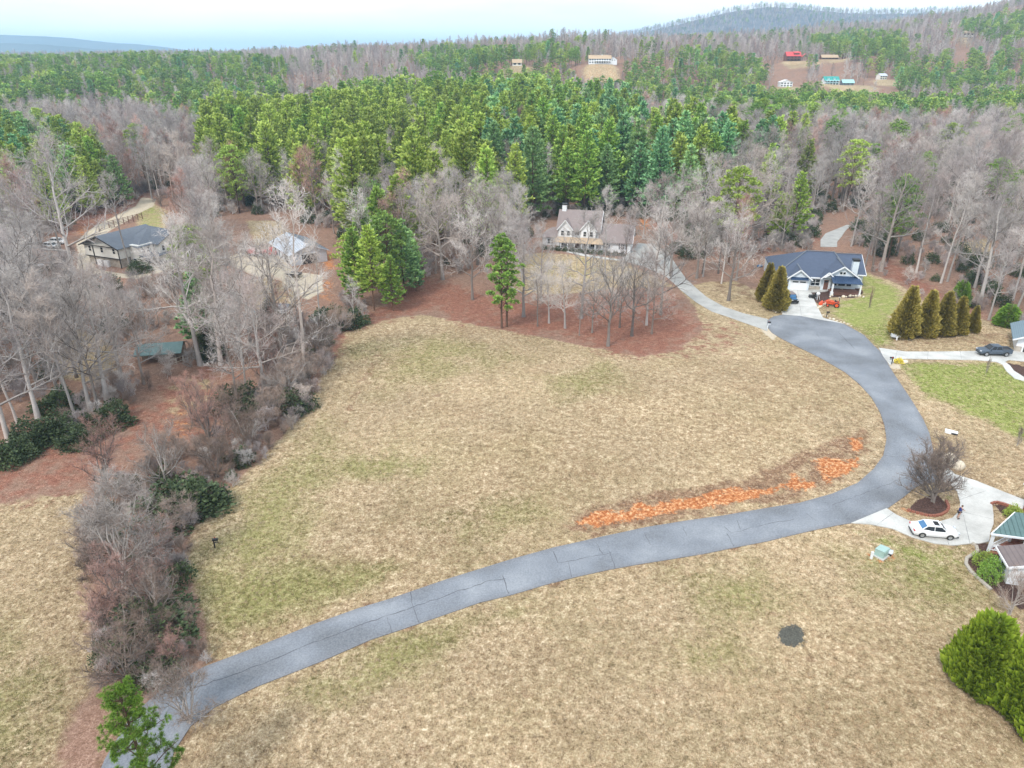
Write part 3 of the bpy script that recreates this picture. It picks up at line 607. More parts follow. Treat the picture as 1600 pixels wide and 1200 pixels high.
class Foliage:
    def __init__(s): s.v = []; s.q = []; s.t = []; s.n = 0
    def add(s, A, D, w, rs, flat=0, tipmul=1.0):
        V, q, t = spray(A, D, w, rs, flat); s.v.append(V); s.q.append(q+s.n); s.t.append(t*tipmul if np.isscalar(tipmul) else t*np.repeat(tipmul, 4)); s.n += len(V)
    def mesh(s, name, mat): return npmesh(name, np.concatenate(s.v), f4=np.concatenate(s.q), mats=[mat], attrs={'tip': np.concatenate(s.t)})
def white_pine(seed, H=26, base=.16, Lmax=.225, gap=1.25, per=8, sprays=19, size=1.12, shape=.75):
    rs = np.random.RandomState(seed); T = Wood(); F = Foliage(); k = 6; ts = np.linspace(0, 1, k)
    T.limb(np.stack([rs.normal(size=k)*.08, rs.normal(size=k)*.08, ts*H-.25], 1), .26*(1-ts)**.8+.02, 6)
    z = H*base
    while z < H*.985:
        t = (z/H-base)/(1-base); L_ = H*Lmax*((1-t)**shape)*(.55+.45*min(1, t*6+.3))+.45; n = per if t < .85 else 5; a0 = rs.uniform(0, 6)
        for i in range(n):
            if rs.rand() < .12*(1-t): continue
            az = a0+i*2*PI/n+rs.uniform(-.3, .3); l = L_*rs.uniform(.6, 1.22); el = -.12+.55*t+rs.uniform(-.1, .18); p = np.array([0, 0, z+rs.uniform(-.25, .25)])
            dd = np.array([math.cos(az)*math.cos(el), math.sin(az)*math.cos(el), math.sin(el)]); K = 4; Q = [p]; d = dd.copy()
            for j in range(3): Q.append(Q[-1]+d*l/3); d = d+np.array([0, 0, .16]); d /= np.linalg.norm(d)
            Q = np.array(Q); T.limb(Q, np.array([.06, .045, .03, .012]), 3)
            m = max(5, int(sprays*l/(H*Lmax))); u = rs.uniform(.22, 1.0, m)**.75; A = np.stack([np.interp(u, np.linspace(0, 1, 4), Q[:, c]) for c in range(3)], 1)
            out = (dd*.9)[None]+rv(rs, m)*np.array([[.85, .85, .35]])+np.array([[0, 0, .28]]); out /= np.linalg.norm(out, axis=1, keepdims=True)
            ln = rs.uniform(.75, 1.5, (m, 1))*size*(.75+.25*l/(H*Lmax)); w_ = ln*.26
            F.add(A, out*ln, w_, rs, .35, rs.uniform(.55, 1.0, m)); F.add(A, (out+rv(rs, m)*.5+np.array([[0, 0, .22]]))*ln*.75, w_*.9, rs, .1, rs.uniform(.6, 1.0, m))
        z += gap*rs.uniform(.75, 1.2)*(1-.35*t)
    n = 22; F.add(np.tile([[0, 0, H*.95]], (n, 1))+rs.normal(size=(n, 3))*.22, rv(rs, n)*.5+np.array([[0, 0, 1.2]]), np.full((n, 1), .18), rs)
    return T, F
def round_pine(seed, H=20, base=.36, rad=.25, clumps=40, per=72, cs=1.7, needle=.62):
    rs = np.random.RandomState(seed); T = Wood(); F = Foliage(); k = 6; ts = np.linspace(0, 1, k); P = np.stack([rs.normal(size=k)*.2*ts, rs.normal(size=k)*.2*ts, ts*H*.93-.25], 1)
    T.limb(P, .2*(1-ts)**.7+.03, 6)
    for i in range(clumps):
        t = base+(1-base)*((i+.5)/clumps)**.85; prof = math.sin(PI*min(1, ((t-base)/(1-base))*.86+.12))**.6; az = i*2.399+rs.uniform(-.4, .4)
        rr_ = H*rad*prof*rs.uniform(.35, 1.08); c = np.array([math.cos(az)*rr_, math.sin(az)*rr_, H*t+rs.uniform(-.4, .4)])
        b = np.array([np.interp(max(0, t-.07), ts, P[:, q]) for q in range(3)]); mid = (b+c)/2+np.array([0, 0, -.1]); T.limb(np.array([b, mid, c]), np.array([.07, .05, .02]), 3)
        s_ = cs*rs.uniform(.65, 1.2); d = rv(rs, per); d[:, 2] = np.abs(d[:, 2])*.9-.18; A = c+d*np.array([[s_, s_, s_*.62]])*rs.uniform(.35, .95, (per, 1))
        D = d+rv(rs, per)*.6+np.array([[0, 0, .3]]); D /= np.linalg.norm(D, axis=1, keepdims=True); ln = rs.uniform(.6, 1.2, (per, 1))*needle
        F.add(A, D*ln, ln*.3, rs, .2, rs.uniform(.45, 1.0, per)*(.75 if rs.rand() < .3 else 1.0))
    return T, F
def cone_evergreen(seed, H=6, rad=1.5, n=3600, ln=.34, low=.02, up=.8, bulge=.75, core=True):
    rs = np.random.RandomState(seed); T = Wood(); F = Foliage()
    T.limb(np.array([[0, 0, -.1], [0, 0, H*.5], [0, 0, H*.96]]), np.array([.09, .06, .02]), 5)
    u = rs.rand(n)**.8; z = low*H+(H*(1-low))*(1-(1-u)**.62) if False else H*low+H*(.985-low)*(1-np.sqrt(1-u*.999)); a = rs.uniform(0, 2*PI, n)
    lob = 1+.10*np.sin(a*5+z*2.1)*np.sin(z*3.1+a*3)+.07*np.sin(a*3+seed)+.08*np.sin(a*7+z*1.3)+.06*np.sin(z*4+a*2); pr = rad*np.maximum(.02, (1-z/H))**bulge*np.minimum(1, .72+z/H*2.4)*lob
    q = rs.uniform(.3, 1.0, n)**.5; A = np.stack([np.cos(a)*pr*q, np.sin(a)*pr*q, z], 1)
    D = np.stack([np.cos(a), np.sin(a), np.full(n, up)], 1)+rv(rs, n)*.42; D /= np.linalg.norm(D, axis=1, keepdims=True); l = rs.uniform(.6, 1.25, (n, 1))*ln
    F.add(A, D*l, l*.27, rs, 0, rs.uniform(.35, 1.0, n))
    return T, F
def shrub(seed, H=2.2, W_=1.8, n=1500, ln=.3):
    rs = np.random.RandomState(seed); T = Wood(); F = Foliage(); T.limb(np.array([[0, 0, -.1], [.05, 0, H*.5], [0, .05, H*.85]]), np.array([.06, .04, .015]), 4)
    for i in range(7):
        a = i*.9; T.limb(np.array([[0, 0, .1], [math.cos(a)*W_*.3, math.sin(a)*W_*.3, H*.45], [math.cos(a)*W_*.6, math.sin(a)*W_*.6, H*.72]]), np.array([.035, .025, .01]), 3)
    d = rv(rs, n); d[:, 2] = np.abs(d[:, 2]); bump = 1+.18*np.sin(d[:, 0]*6+seed)+.16*np.sin(d[:, 1]*7+d[:, 2]*5)
    A = d*np.array([[W_, W_, H]])*.9*(rs.uniform(.45, 1, (n, 1))**.6)*bump[:, None]; D = d*.6+rv(rs, n)*.7+np.array([[0, 0, .3]]); D /= np.linalg.norm(D, axis=1, keepdims=True)
    l = rs.uniform(.6, 1.2, (n, 1))*ln; F.add(A, D*l, l*.32, rs, .1, rs.uniform(.3, 1, n)); return T, F

BARE = {}
for i, (mt, mb, kw) in enumerate([
    ('bark_pale', 'twig_grey', dict(H=22, clear=.42, spread=.27, n1=17)), ('bark_dark', 'twig_lilac', dict(H=20, clear=.38, spread=.26, n1=18)),
    ('bark_pale', 'twig_grey', dict(H=24, clear=.5, spread=.22, n1=16)), ('bark_dark', 'twig_grey', dict(H=19, clear=.33, spread=.3, n1=18)),
    ('bark_pale', 'twig_lilac', dict(H=21, clear=.3, spread=.28, n1=20, rise=1.1)), ('bark_dark', 'twig_rust', dict(H=17, clear=.28, spread=.3, n1=19, rise=1.0, twl=1.3))]):
    T, B = bare_tree(100+i, **kw); BARE['tall%d' % i] = two('bare_tree', T, B, M[mt], M[mb], kw['H'])
for i, (mt, mb) in enumerate([('bark_pale', 'twig_grey'), ('bark_dark', 'twig_grey'), ('bark_pale', 'twig_lilac')]):
    T, B = bare_tree(200+i, H=18, clear=.25, spread=.46, n1=17, n2=9, n3=7, n4=4, rise=.75, rad=.3, tw=.018); BARE['oak%d' % i] = two('bare_tree', T, B, M[mt], M[mb], 18)
for i, (mt, mb) in enumerate([('bark_pale', 'twig_brown'), ('bark_dark', 'twig_rust'), ('bark_dark', 'twig_brown')]):
    T, B = bare_tree(300+i, H=8, clear=.1, spread=.5, n1=26, n2=7, n3=6, n4=4, rise=.95, multi=5, rad=.14, tw=.016, twl=.8); BARE['bush%d' % i] = two('bare_tree', T, B, M[mt], M[mb], 8)
T, B = bare_tree(407, H=7, clear=.1, spread=.6, n1=54, n2=8, n3=7, n4=5, rise=.85, multi=9, rad=.13, tw=.013, twl=.5); BARE['ornamental'] = two('bare_tree', T, B, M['bark_dark'], M['twig_brown'], 7)
T, B = bare_tree(401, H=11, clear=.2, spread=.5, n1=32, n2=8, n3=7, n4=4, rise=.9, multi=7, rad=.18, tw=.02, twl=1.0); BARE['bigbush'] = two('bare_tree', T, B, M['bark_pale'], M['twig_grey'], 11)
PINE = {}
for i, (m, kw) in enumerate([('needle_yellow', {}), ('needle_green', dict(H=27)), ('needle_blue', dict(H=25, Lmax=.25)), ('needle_yellow', dict(H=24, Lmax=.27, shape=.6)), ('needle_green', dict(H=28, base=.28)), ('needle_blue', dict(H=27, base=.15))]):
    T, F = white_pine(500+i, **kw); PINE['white%d' % i] = dict(trunk=T.mesh('pine_trunk', [M['bark_pine']]), crown=F.mesh('pine_crown', M[m]), H=kw.get('H', 26))
for i, m in enumerate(['needle_green', 'needle_dark', 'needle_dark', 'needle_green']):
    T, F = round_pine(600+i); PINE['round%d' % i] = dict(trunk=T.mesh('pine_trunk', [M['bark_pine']]), crown=F.mesh('pine_crown', M[m]), H=20)
def lite(kind, seed):
    """lighter meshes for the woods too far off to show limbs"""
    W1 = Wood()
    if kind == 'bare':
        T, B = bare_tree(seed, H=20, clear=.25, spread=.26, n1=11, n2=5, n3=5, n4=3, rise=1.05, tw=.05, twl=1.7); T.v += B.v; T.q += [q+T.n for q in B.q]; T.t += [t+T.n for t in B.t]; return T
def joined(T, F, mt, mf, name):
    v = np.concatenate(T.v+F.v); f = np.concatenate([np.concatenate(T.q), np.concatenate(F.q)+T.n]); nt_ = sum(len(q) for q in T.q)
    return npmesh(name, v, f4=f, mats=[mt, mf], mi=np.r_[np.zeros(nt_), np.ones(len(f)-nt_)], attrs={'tip': np.concatenate([np.zeros(T.n)]+F.t)})
FAR_PINE = []
for i, m in enumerate(['needle_green', 'needle_dark', 'needle_dark', 'needle_yellow']):
    T, F = round_pine(700+i, H=19, base=.3, rad=.19, clumps=17, per=26, cs=1.9, needle=1.25); FAR_PINE.append(joined(T, F, M['bark_pine'], M[m], 'far_pine'))
for i, m in enumerate(['needle_green', 'needle_blue']):
    T, F = white_pine(750+i, H=24, gap=1.9, per=6, sprays=7, size=1.7); FAR_PINE.append(joined(T, F, M['bark_pine'], M[m], 'far_pine'))
FAR_BARE = []
for i, m in enumerate(['twig_grey', 'twig_lilac', 'twig_lilac', 'twig_rust']):
    T = lite('bare', 800+i); nq = sum(len(q) for q in T.q); FAR_BARE.append(T.mesh('far_bare_tree', [M['bark_pale' if i % 2 == 0 else 'bark_dark'], M[m]], np.r_[np.zeros(nq), np.ones(sum(len(t) for t in T.t))]))

# ------------------------------------------------------------------ where the trees stand
GREEN_ZONES = [ # drawn over the crowns as seen in the photograph, with the share of evergreens
 ([(-300, 92), (180, 85), (300, 83), (440, 90), (448, 150), (400, 190), (330, 196), (250, 172), (150, 150), (100, 165), (40, 150), (0, 175), (-300, 190)], .72, 'round'),
 ([(-300, 195), (60, 190), (130, 205), (192, 262), (190, 292), (100, 278), (0, 262), (-300, 262)], .85, 'mix'),
 ([(310, 215), (345, 185), (440, 195), (530, 160), (560, 142), (640, 130), (760, 136), (870, 140), (950, 152), (1010, 188), (1080, 205), (1145, 218), (1165, 250), (1085, 268), (1052, 300), (900, 305), (700, 292), (660, 300), (560, 292), (480, 262), (420, 272), (330, 242)], .93, 'white'),
 ([(640, 78), (700, 70), (800, 75), (860, 64), (900, 75), (940, 112), (1000, 92), (1060, 76), (1130, 72), (1200, 95), (1200, 130), (1300, 140), (1420, 150), (1600, 140), (1900, 140), (1900, 165), (1600, 172), (1400, 182), (1300, 187), (1200, 187), (1100, 172), (1000, 142), (900, 117), (840, 126), (760, 120), (700, 112), (660, 100)], .82, 'round'),
 ([(1255, 60), (1330, 45), (1420, 50), (1410, 112), (1360, 100), (1300, 72)], .85, 'round'), ([(1400, 82), (1480, 80), (1600, 75), (1900, 75), (1900, 122), (1600, 122), (1520, 132), (1400, 137)], .85, 'round'),
 ([(1500, 30), (1600, 15), (1900, 15), (1900, 62), (1560, 62), (1510, 45)], .7, 'round'), ([(1170, 215), (1265, 215), (1270, 262), (1180, 265)], .4, 'white')]
GZ = GREEN_ZONES
NOBASE = [W(FIELD_MAIN), W(FIELD_LEFT), ROADPOLY]+[W(p) for p in OTHER_FIELDS]+[p for _, p in DRIVEPOLY.values()]+[W(r) for r in (
    red_strip, [(110, 340), (300, 320), (300, 445), (120, 460)], [(340, 335), (460, 335), (540, 380), (530, 500), (360, 490), (340, 420)], [(835, 340), (1050, 345), (1060, 450), (800, 460), (820, 400)], [(655, 436), (1100, 440), (1100, 560), (540, 530)],
    [(1195, 400), (1350, 385), (1360, 420), (1345, 480), (1190, 480)], [(65, 372), (140, 350), (230, 305), (240, 330), (150, 380), (120, 400), (66, 394)], [(1275, 340), (1340, 335), (1330, 395), (1270, 395)], [(360, 480), (470, 470), (470, 520), (380, 520)], [(215, 520), (300, 530), (290, 575), (210, 575)])]
PROTECT = [(120, 366, 258, 425, 200, .9), (384, 372, 508, 430, 200, .92), (843, 318, 1000, 405, 210, .85), (1200, 375, 1350, 470, 190, 1.0), (62, 372, 96, 394, 200, .95), (1275, 355, 1325, 390, 220, 1.0),
           (200, 310, 262, 355, 260, .8), (905, 84, 968, 116, 745, 1), (1222, 78, 1258, 118, 830, 1), (1282, 78, 1316, 98, 840, 1), (1288, 112, 1347, 140, 715, 1), (1218, 114, 1250, 137, 695, 1), (1376, 110, 1402, 134, 748, 1), (1360, 118, 1402, 142, 748, .9),
           (802, 84, 816, 96, 765, 1), (1498, 78, 1514, 90, 985, 1), (1220, 98, 1260, 115, 800, .9), (925, 110, 960, 118, 735, 1), (1205, 98, 1250, 125, 800, .85), (1296, 96, 1318, 112, 820, .8)]
FR = random.Random(11); FN = np.random.RandomState(11)
SPOTS = []  # (x, y, z, 'pine'/'bare', variant, height, rot)
BANDS = [(92, 250, 6.6, 1), (250, 420, 7.2, 1), (420, 650, 8.0, 0), (650, 1000, 8.8, 0), (1000, 1500, 10.5, 0), (1500, 2300, 13, 0)]
cx, cy, cn = [], [], []
for r0, r1, s, near in BANDS:
    for y in np.arange(r0, r1, s):
        hw = y*.80+25; x = np.arange(-hw, hw, s); cx.append(x+FN.uniform(-.48, .48, len(x))*s); cy.append(np.full(len(x), y)+FN.uniform(-.48, .48, len(x))*s); cn.append(np.full(len(x), near))
cx, cy, cn = map(np.concatenate, (cx, cy, cn)); keep = np.ones(len(cx), bool); u_ = FN.rand(len(cx))
nr = cy < 420; ii = np.nonzero(nr)[0]; bad = np.zeros(len(ii), bool)
for p in NOBASE: bad |= inpoly(cx[ii], cy[ii], p)
keep[ii[bad]] = False
keep &= ~((cy < 130) & (cx > 60)); keep &= ~((cy < 250) & (u_ < np.where(cx < -45, .2, .45))); keep &= ~((cx > 60) & (cy < 260) & (u_ > .8))
cx, cy, cn = cx[keep], cy[keep], cn[keep]; cz = height(cx, cy); N_ = len(cx)
ht = np.where(cn > 0, FN.uniform(17, 25, N_), FN.uniform(15, 22, N_)); px_, py_ = proj(cx, cy, cz+ht*.72)
green = np.where(cy > 230, .05, .03); style = np.zeros(N_, int)
for poly, share, st in reversed(GZ):
    m_ = inpoly(px_, py_, poly); green[m_] = share; style[m_] = {'round': 0, 'mix': 1, 'white': 2}[st]
isp = FN.rand(N_) < green; ht = np.where(isp & (style == 2), FN.uniform(19, 30, N_), ht); ht = np.where(isp & (style == 1), FN.uniform(16, 24, N_), ht); ht = np.where(cy > 600, ht*.88, ht)
qx, qt = proj(cx, cy, cz+ht); _, qb = proj(cx, cy, cz); hwp = ht*.21*FPX/np.hypot(cy, 50); keep = ~(isp & (style == 2) & (FN.rand(N_) < .22))
for a, t, b, q, rr, pr_ in PROTECT:
    hit = (cy < rr) & (qx+hwp > a) & (qx-hwp < b) & (qb > t) & (qt < q) & (FN.rand(N_) < pr_)
    k_ = np.clip((qb-q)/(qb-qt), 0, 1); low = hit & (ht*k_ > 7) & (cy < 420); ht = np.where(low, ht*k_, ht); qt = np.where(low, qb-(qb-qt)*k_, qt); keep &= ~(hit & ~low)
pn = np.sin(cx*.013+1)*np.sin(cy*.011+2)+np.sin(cx*.031-cy*.023)*.6+FN.uniform(-.8, .8, N_)
for i in np.nonzero(keep)[0]:
    px, py, x, y, n = px_[i], py_[i], cx[i], cy[i], pn[i]
    if isp[i]:
        if style[i] == 2: v = (FR.choice(['white0', 'white3', 'white0', 'white1']) if px < 760 else FR.choice(['white2', 'white5', 'white1', 'white4', 'white0'])) if py > 158 else FR.choice(['white0', 'white1', 'round0', 'round3', 'white4'])
        elif style[i] == 1: v = FR.choice(['white0', 'white3', 'white1', 'white2'])
        else: v = FR.choice(['round0', 'round1', 'round2', 'round3']) if FR.random() < .85 else FR.choice(['white1', 'white2'])
    else:
        v = 'tall%d' % (FR.choice([0, 2, 4]) if n > 0 else FR.choice([1, 3, 4, 0])) if FR.random() < .93 else 'tall5'
        if cn[i] and FR.random() < .25: v = 'oak%d' % FR.randrange(3)
        if x < -60 and 200 < y < 330 and FR.random() < .2: v = 'tall5'
    SPOTS.append((x, y, cz[i], 'pine' if isp[i] else 'bare', v, ht[i], FR.uniform(0, 6.28)))
bx_ = FN.uniform(-3600, 600, 9000); by_ = FN.uniform(2300, 4300, 9000)
for x_, y_, z_ in zip(bx_, by_, height(bx_, by_)):
    if abs(x_) < y_*.8: SPOTS.append((x_, y_, z_, 'bare' if FR.random() < .93 else 'pine', FR.choice(['tall0', 'tall1', 'round0', 'round1']), FR.uniform(22, 30), FR.uniform(0, 6)))
cols_, z_m, r_m, d_m = MTN[3300]   # trees along the crest and face of the blue hill
for _ in range(6500):
    px = FN.uniform(860, 1700); t = .5-abs(FN.normal())*.13; row = t*25; rr = r_m+d_m*(t-.5)*2; q = 1-abs(t-.5)*2; zz = (np.interp(px, cols_, z_m)+CAMZ)*q**.8-12
    SPOTS.append(((px-800)/FPX*math.cos(PITCH)*r_m, rr, zz, 'bare' if FR.random() < .93 else 'pine', FR.choice(['tall0', 'tall1', 'round1']), FR.uniform(15, 22), FR.uniform(0, 6)))
for i, s_ in enumerate(SPOTS):
    if s_[3] == 'pine' and s_[4].startswith('tall'): SPOTS[i] = s_[:4]+('round0',)+s_[5:]
    if s_[3] == 'bare' and s_[4].startswith('round'): SPOTS[i] = s_[:4]+('tall1',)+s_[5:]

# the woods: the nearest trees each their own object, the rest one mass
TREES = []   # hand-placed first (filled below), then the woods
def tree(kind, name, v, x, y, h, rot=None, label=None, group=None, lean=None, z=None, parts=True, sq=None):
    d = (BARE if kind == 'bare' else PINE if v in PINE else OTHER)[v]; k = h/d['H']; z = H1(x, y) if z is None else z
    e = empty(name, (x, y, z), rot if rot is not None else FR.uniform(0, 6.28), label, 'tree', group); e.scale = (k*(sq or 1), k*(sq or 1), k)
    if lean: e.rotation_euler = (lean[0], lean[1], e.rotation_euler[2])
    link('trunk', d['trunk'], e); link('crown', d['crown'], e); return e
OTHER = {}
BLOOK = dict(tall0='pale slender bare tree', tall1='dark-trunked bare tree', tall2='tall clear-stemmed pale bare tree', tall3='dark-trunked wide-crowned bare tree', tall4='pale densely twigged bare tree', tall5='pinkish-twigged bare tree', oak0='pale wide-spreading bare tree', oak1='dark-trunked wide-spreading bare tree', oak2='lilac-tinted wide-spreading bare tree')
PLOOK = dict(white0='yellow-green layered pine', white1='green layered pine', white2='broad blue-green pine', white3='broad yellow-green pine', white4='green high-crowned pine', white5='blue-green low-skirted pine', round0='green round-crowned pine', round1='dark round-crowned pine', round2='dark lumpy pine', round3='green lumpy pine')
def zone(px, py, x, y, kind, v):
    def pick(t): return next(l for a_, l in t if px < a_)
    if kind == 'bare':
        look = BLOOK[v]; row = 'front rank' if y < 150 else 'middle rank' if y < 215 else 'far rank'
        if px < 330 and py > 380: g = 'bare trees of the near left woods'; w_ = pick([(110, 'at the left frame edge above the red-brown clearing'), (220, 'above the red-brown clearing'), (1e4, 'round the mossy-roofed shack')])
        elif px < 640 and py > 300: g = 'bare trees round the workshop'; w_ = pick([(120, 'left of the cream house'), (280, 'round the cream house'), (400, 'between cream house and workshop'), (520, 'round the pale workshop'), (1e4, 'behind the pine clump')])
        elif px < 560: g = 'bare trees behind the cream house'; w_ = pick([(120, 'in the woods at the far left edge'), (250, 'behind the cream house'), (400, 'behind the gap between cream house and workshop'), (1e4, 'behind the workshop, under the pine stand')])
        elif px > 1330 and py > 300: g = 'bare trees on the slope right of the blue-roofed house'; w_ = pick([(1420, 'on the leafy slope just right of the blue roof'), (1510, 'on the leafy slope above the golden conifers'), (1e4, 'on the leafy slope at the right edge')])
        elif px > 1010: g = 'bare trees behind the blue-roofed house'; w_ = pick([(1120, 'behind the farmhouse forecourt'), (1220, 'left of the blue-roofed house'), (1330, 'behind the blue-roofed house'), (1450, 'behind and right of the blue-roofed house'), (1e4, 'in the upper woods at the right edge')])
        else: g = 'bare trees behind the white farmhouse'; w_ = pick([(720, 'between the pine clump and the big pine stand'), (850, 'left of the white farmhouse'), (1e4, 'directly behind the white farmhouse')])
        return '%s, %s, %s' % (look, row, w_.replace('on the leafy slope', 'slope')), g
    look = PLOOK[v]; row = 'front row of ' if y < 292 else 'second row of ' if y < 318 else 'back of '
    if px < 300: return '%s in the clump of pines above the cream house' % look, 'pines above the cream house'
    if px < 1170: return '%s, %sthe pine stand, %s' % (look, row, pick([(440, 'its left tip'), (540, 'above the workshop'), (640, 'above the small pine clump'), (740, 'left of the twin pines'), (840, 'above the twin pines'), (930, 'above the farmhouse gables'), (1020, 'above the farmhouse garage'), (1e4, 'its right tip')])), 'pines of the big stand'
    return '%s alone among the bare woods %s' % (look, pick([(1300, 'behind the blue-roofed house'), (1450, 'right of the blue-roofed house'), (1e4, 'near the right edge')])), 'evergreens scattered in the right woods'
order = sorted(range(len(SPOTS)), key=lambda i: SPOTS[i][1])
cnt = {'pine': 0, 'bare': 0}; MASS = {'pine': [], 'bare': []}; LIMIT = {'pine': 285, 'bare': 215}
def inview(x, y, z, h):
    px, pt = proj(x, y, z+h*.8); return -30 < px < 1630 and pt < 1215
for i in order:
    x, y, z, kind, v, h, rot = SPOTS[i]
    if cnt[kind] < LIMIT[kind] and inview(x, y, z, h):
        cnt[kind] += 1; px, py = proj(x, y, z+h*.5); lb, gp = zone(px, py, x, y, kind, v); tree(kind, 'bare_tree' if kind == 'bare' else 'pine_tree', v, x, y, h, rot, lb, gp, z=z)
    else: MASS[kind].append(i)
def scatter(name, idx, meshes, pick):
    """one object: the meshes set out on points by geometry nodes"""
    P = np.array([SPOTS[i][:3] for i in idx]); n = len(idx); me = bpy.data.meshes.new(name+'_points'); me.vertices.add(n); me.vertices.foreach_set('co', P.astype(np.float32).ravel())
    for nm, ty, val in (('pick', 'INT', [pick(SPOTS[i]) for i in idx]), ('rotz', 'FLOAT', [SPOTS[i][6] for i in idx]), ('size', 'FLOAT', [SPOTS[i][5]/meshes[pick(SPOTS[i])][1] for i in idx])):
        a = me.attributes.new(nm, ty, 'POINT'); a.data.foreach_set('value', np.array(val, np.int32 if ty == 'INT' else np.float32))
    o = link(name, me); tag(o, kind='stuff'); g = bpy.data.node_groups.new(name, 'GeometryNodeTree'); g.interface.new_socket('Geometry', in_out='INPUT', socket_type='NodeSocketGeometry'); g.interface.new_socket('Geometry', in_out='OUTPUT', socket_type='NodeSocketGeometry')
    N = g.nodes.new; gi = N('NodeGroupInput'); go = N('NodeGroupOutput'); col = bpy.data.collections.new(name+'_sources')
    for k, (m, hh) in enumerate(meshes): q = bpy.data.objects.new('%s_source_%02d' % (name, k), m); col.objects.link(q)
    ci = N('GeometryNodeCollectionInfo'); ci.inputs['Collection'].default_value = col; ci.inputs['Separate Children'].default_value = True; ci.inputs['Reset Children'].default_value = True
    ip = N('GeometryNodeInstanceOnPoints'); ip.inputs['Pick Instance'].default_value = True
    def na(nm, ty): q = N('GeometryNodeInputNamedAttribute'); q.data_type = ty; q.inputs['Name'].default_value = nm; return q.outputs['Attribute']
    cb = N('ShaderNodeCombineXYZ'); g.links.new(na('rotz', 'FLOAT'), cb.inputs['Z'])
    m2p = N('GeometryNodeMeshToPoints')
    g.links.new(gi.outputs[0], m2p.inputs['Mesh']); g.links.new(m2p.outputs[0], ip.inputs['Points']); g.links.new(ci.outputs[0], ip.inputs['Instance']); g.links.new(na('pick', 'INT'), ip.inputs['Instance Index'])
    g.links.new(cb.outputs[0], ip.inputs['Rotation']); g.links.new(na('size', 'FLOAT'), ip.inputs['Scale']); g.links.new(ip.outputs[0], go.inputs[0])
    o.modifiers.new('scatter', 'NODES').node_group = g; return o
def join_mesh(d, name):
    a, b = d['trunk'], d['crown']; bm = bmesh.new(); bm.from_mesh(a); bm.from_mesh(b); nf = len(a.polygons); me = bpy.data.meshes.new(name)
    one = len(b.materials) == 1
    for i, f in enumerate(bm.faces): f.material_index = 0 if i < nf else (1 if one else f.material_index)
    bm.to_mesh(me); bm.free(); me.materials.append(a.materials[0]); me.materials.append(b.materials[-1]); return me
NEARB = ['tall0', 'tall1', 'tall2', 'tall3', 'tall4', 'tall5', 'oak0', 'oak1', 'oak2']; NEARP = ['white0', 'white1', 'white2', 'white3', 'white4', 'white5', 'round0', 'round1', 'round2', 'round3']
mb_ = [(join_mesh(BARE[k], 'wood_'+k), BARE[k]['H']) for k in NEARB]+[(m, 20) for m in FAR_BARE]
mp_ = [(join_mesh(PINE[k], 'pine_'+k), PINE[k]['H']) for k in NEARP]+[(m, 19) for m in FAR_PINE[:4]]+[(m, 24) for m in FAR_PINE[4:]]
def pickb(s): return NEARB.index(s[4]) if s[1] < 430 else 9+(3 if s[4] == 'tall5' else {'0': 0, '1': 1, '2': 2, '3': 2, '4': 1}[s[4][-1]])
def pickp(s):
    if s[1] < 480: return NEARP.index(s[4])
    return 10+({'0': 0, '1': 1, '2': 2, '3': 3}[s[4][-1]] if s[4].startswith('round') else {'0': 4, '1': 4, '2': 5, '3': 3, '4': 4, '5': 5}[s[4][-1]])
scatter('bare_woods', MASS['bare'], mb_, pickb); scatter('pine_woods', MASS['pine'], mp_, pickp)

# ------------------------------------------------------------------ haze
BIG = 15800
hz = MB(); hz.box(-15200, 15200, -6900, 15400, -40, 262); hzm = bpy.data.materials.new('haze'); hzm.use_nodes = True; t_ = hzm.node_tree; t_.nodes.clear()
pv = t_.nodes.new('ShaderNodeVolumePrincipled'); pv.inputs['Color'].default_value = (.50, .76, 1, 1); pv.inputs['Density'].default_value = .00016; pv.inputs['Anisotropy'].default_value = .1
t_.links.new(pv.outputs['Volume'], t_.nodes.new('ShaderNodeOutputMaterial').inputs['Volume']); tag(hz.build('haze', hzm), kind='stuff')

# ------------------------------------------------------------------ buildings
def place_object(o, loc, rz=0): o.location = loc; o.rotation_euler = (0, 0, rz); return o
def slab(mb, poly, t=.18, mi=None):
    n = len(poly); return mb.add([tuple(p) for p in poly]+[(p[0], p[1], p[2]-t) for p in poly], [tuple(range(n)), tuple(range(n, 2*n))[::-1]]+[(i, i+n, (i+1) % n+n, (i+1) % n) for i in range(n)], mi)
WCACHE = {}
def window(par, x, y, z, w_, h_, nx_=1, nz_=1, rz=0, trim='white', pane='glass', name='window'):
    key = (round(w_, 2), round(h_, 2), nx_, nz_, trim, pane)
    if key not in WCACHE:
        a = MB(); b = .11; a.box(-w_/2-b, w_/2+b, -.09, .05, -b, 0); a.box(-w_/2-b, w_/2+b, -.09, .05, h_, h_+b); a.box(-w_/2-b, -w_/2, -.09, .05, 0, h_); a.box(w_/2, w_/2+b, -.09, .05, 0, h_)
        for i in range(1, nx_): q = -w_/2+w_*i/nx_; a.box(q-.035, q+.035, -.06, .05, 0, h_)
        for i in range(1, nz_): q = h_*i/nz_; a.box(-w_/2, w_/2, -.055, .045, q-.035, q+.035)
        WCACHE[key] = (a.mesh('window_frame', M[trim]), MB().box(-w_/2, w_/2, -.03, .02, 0, h_).mesh('pane', M[pane]))
    f, g = WCACHE[key]; o = link(name, f, par); place_object(o, (x, y, z), rz); link('pane', g, o); return o
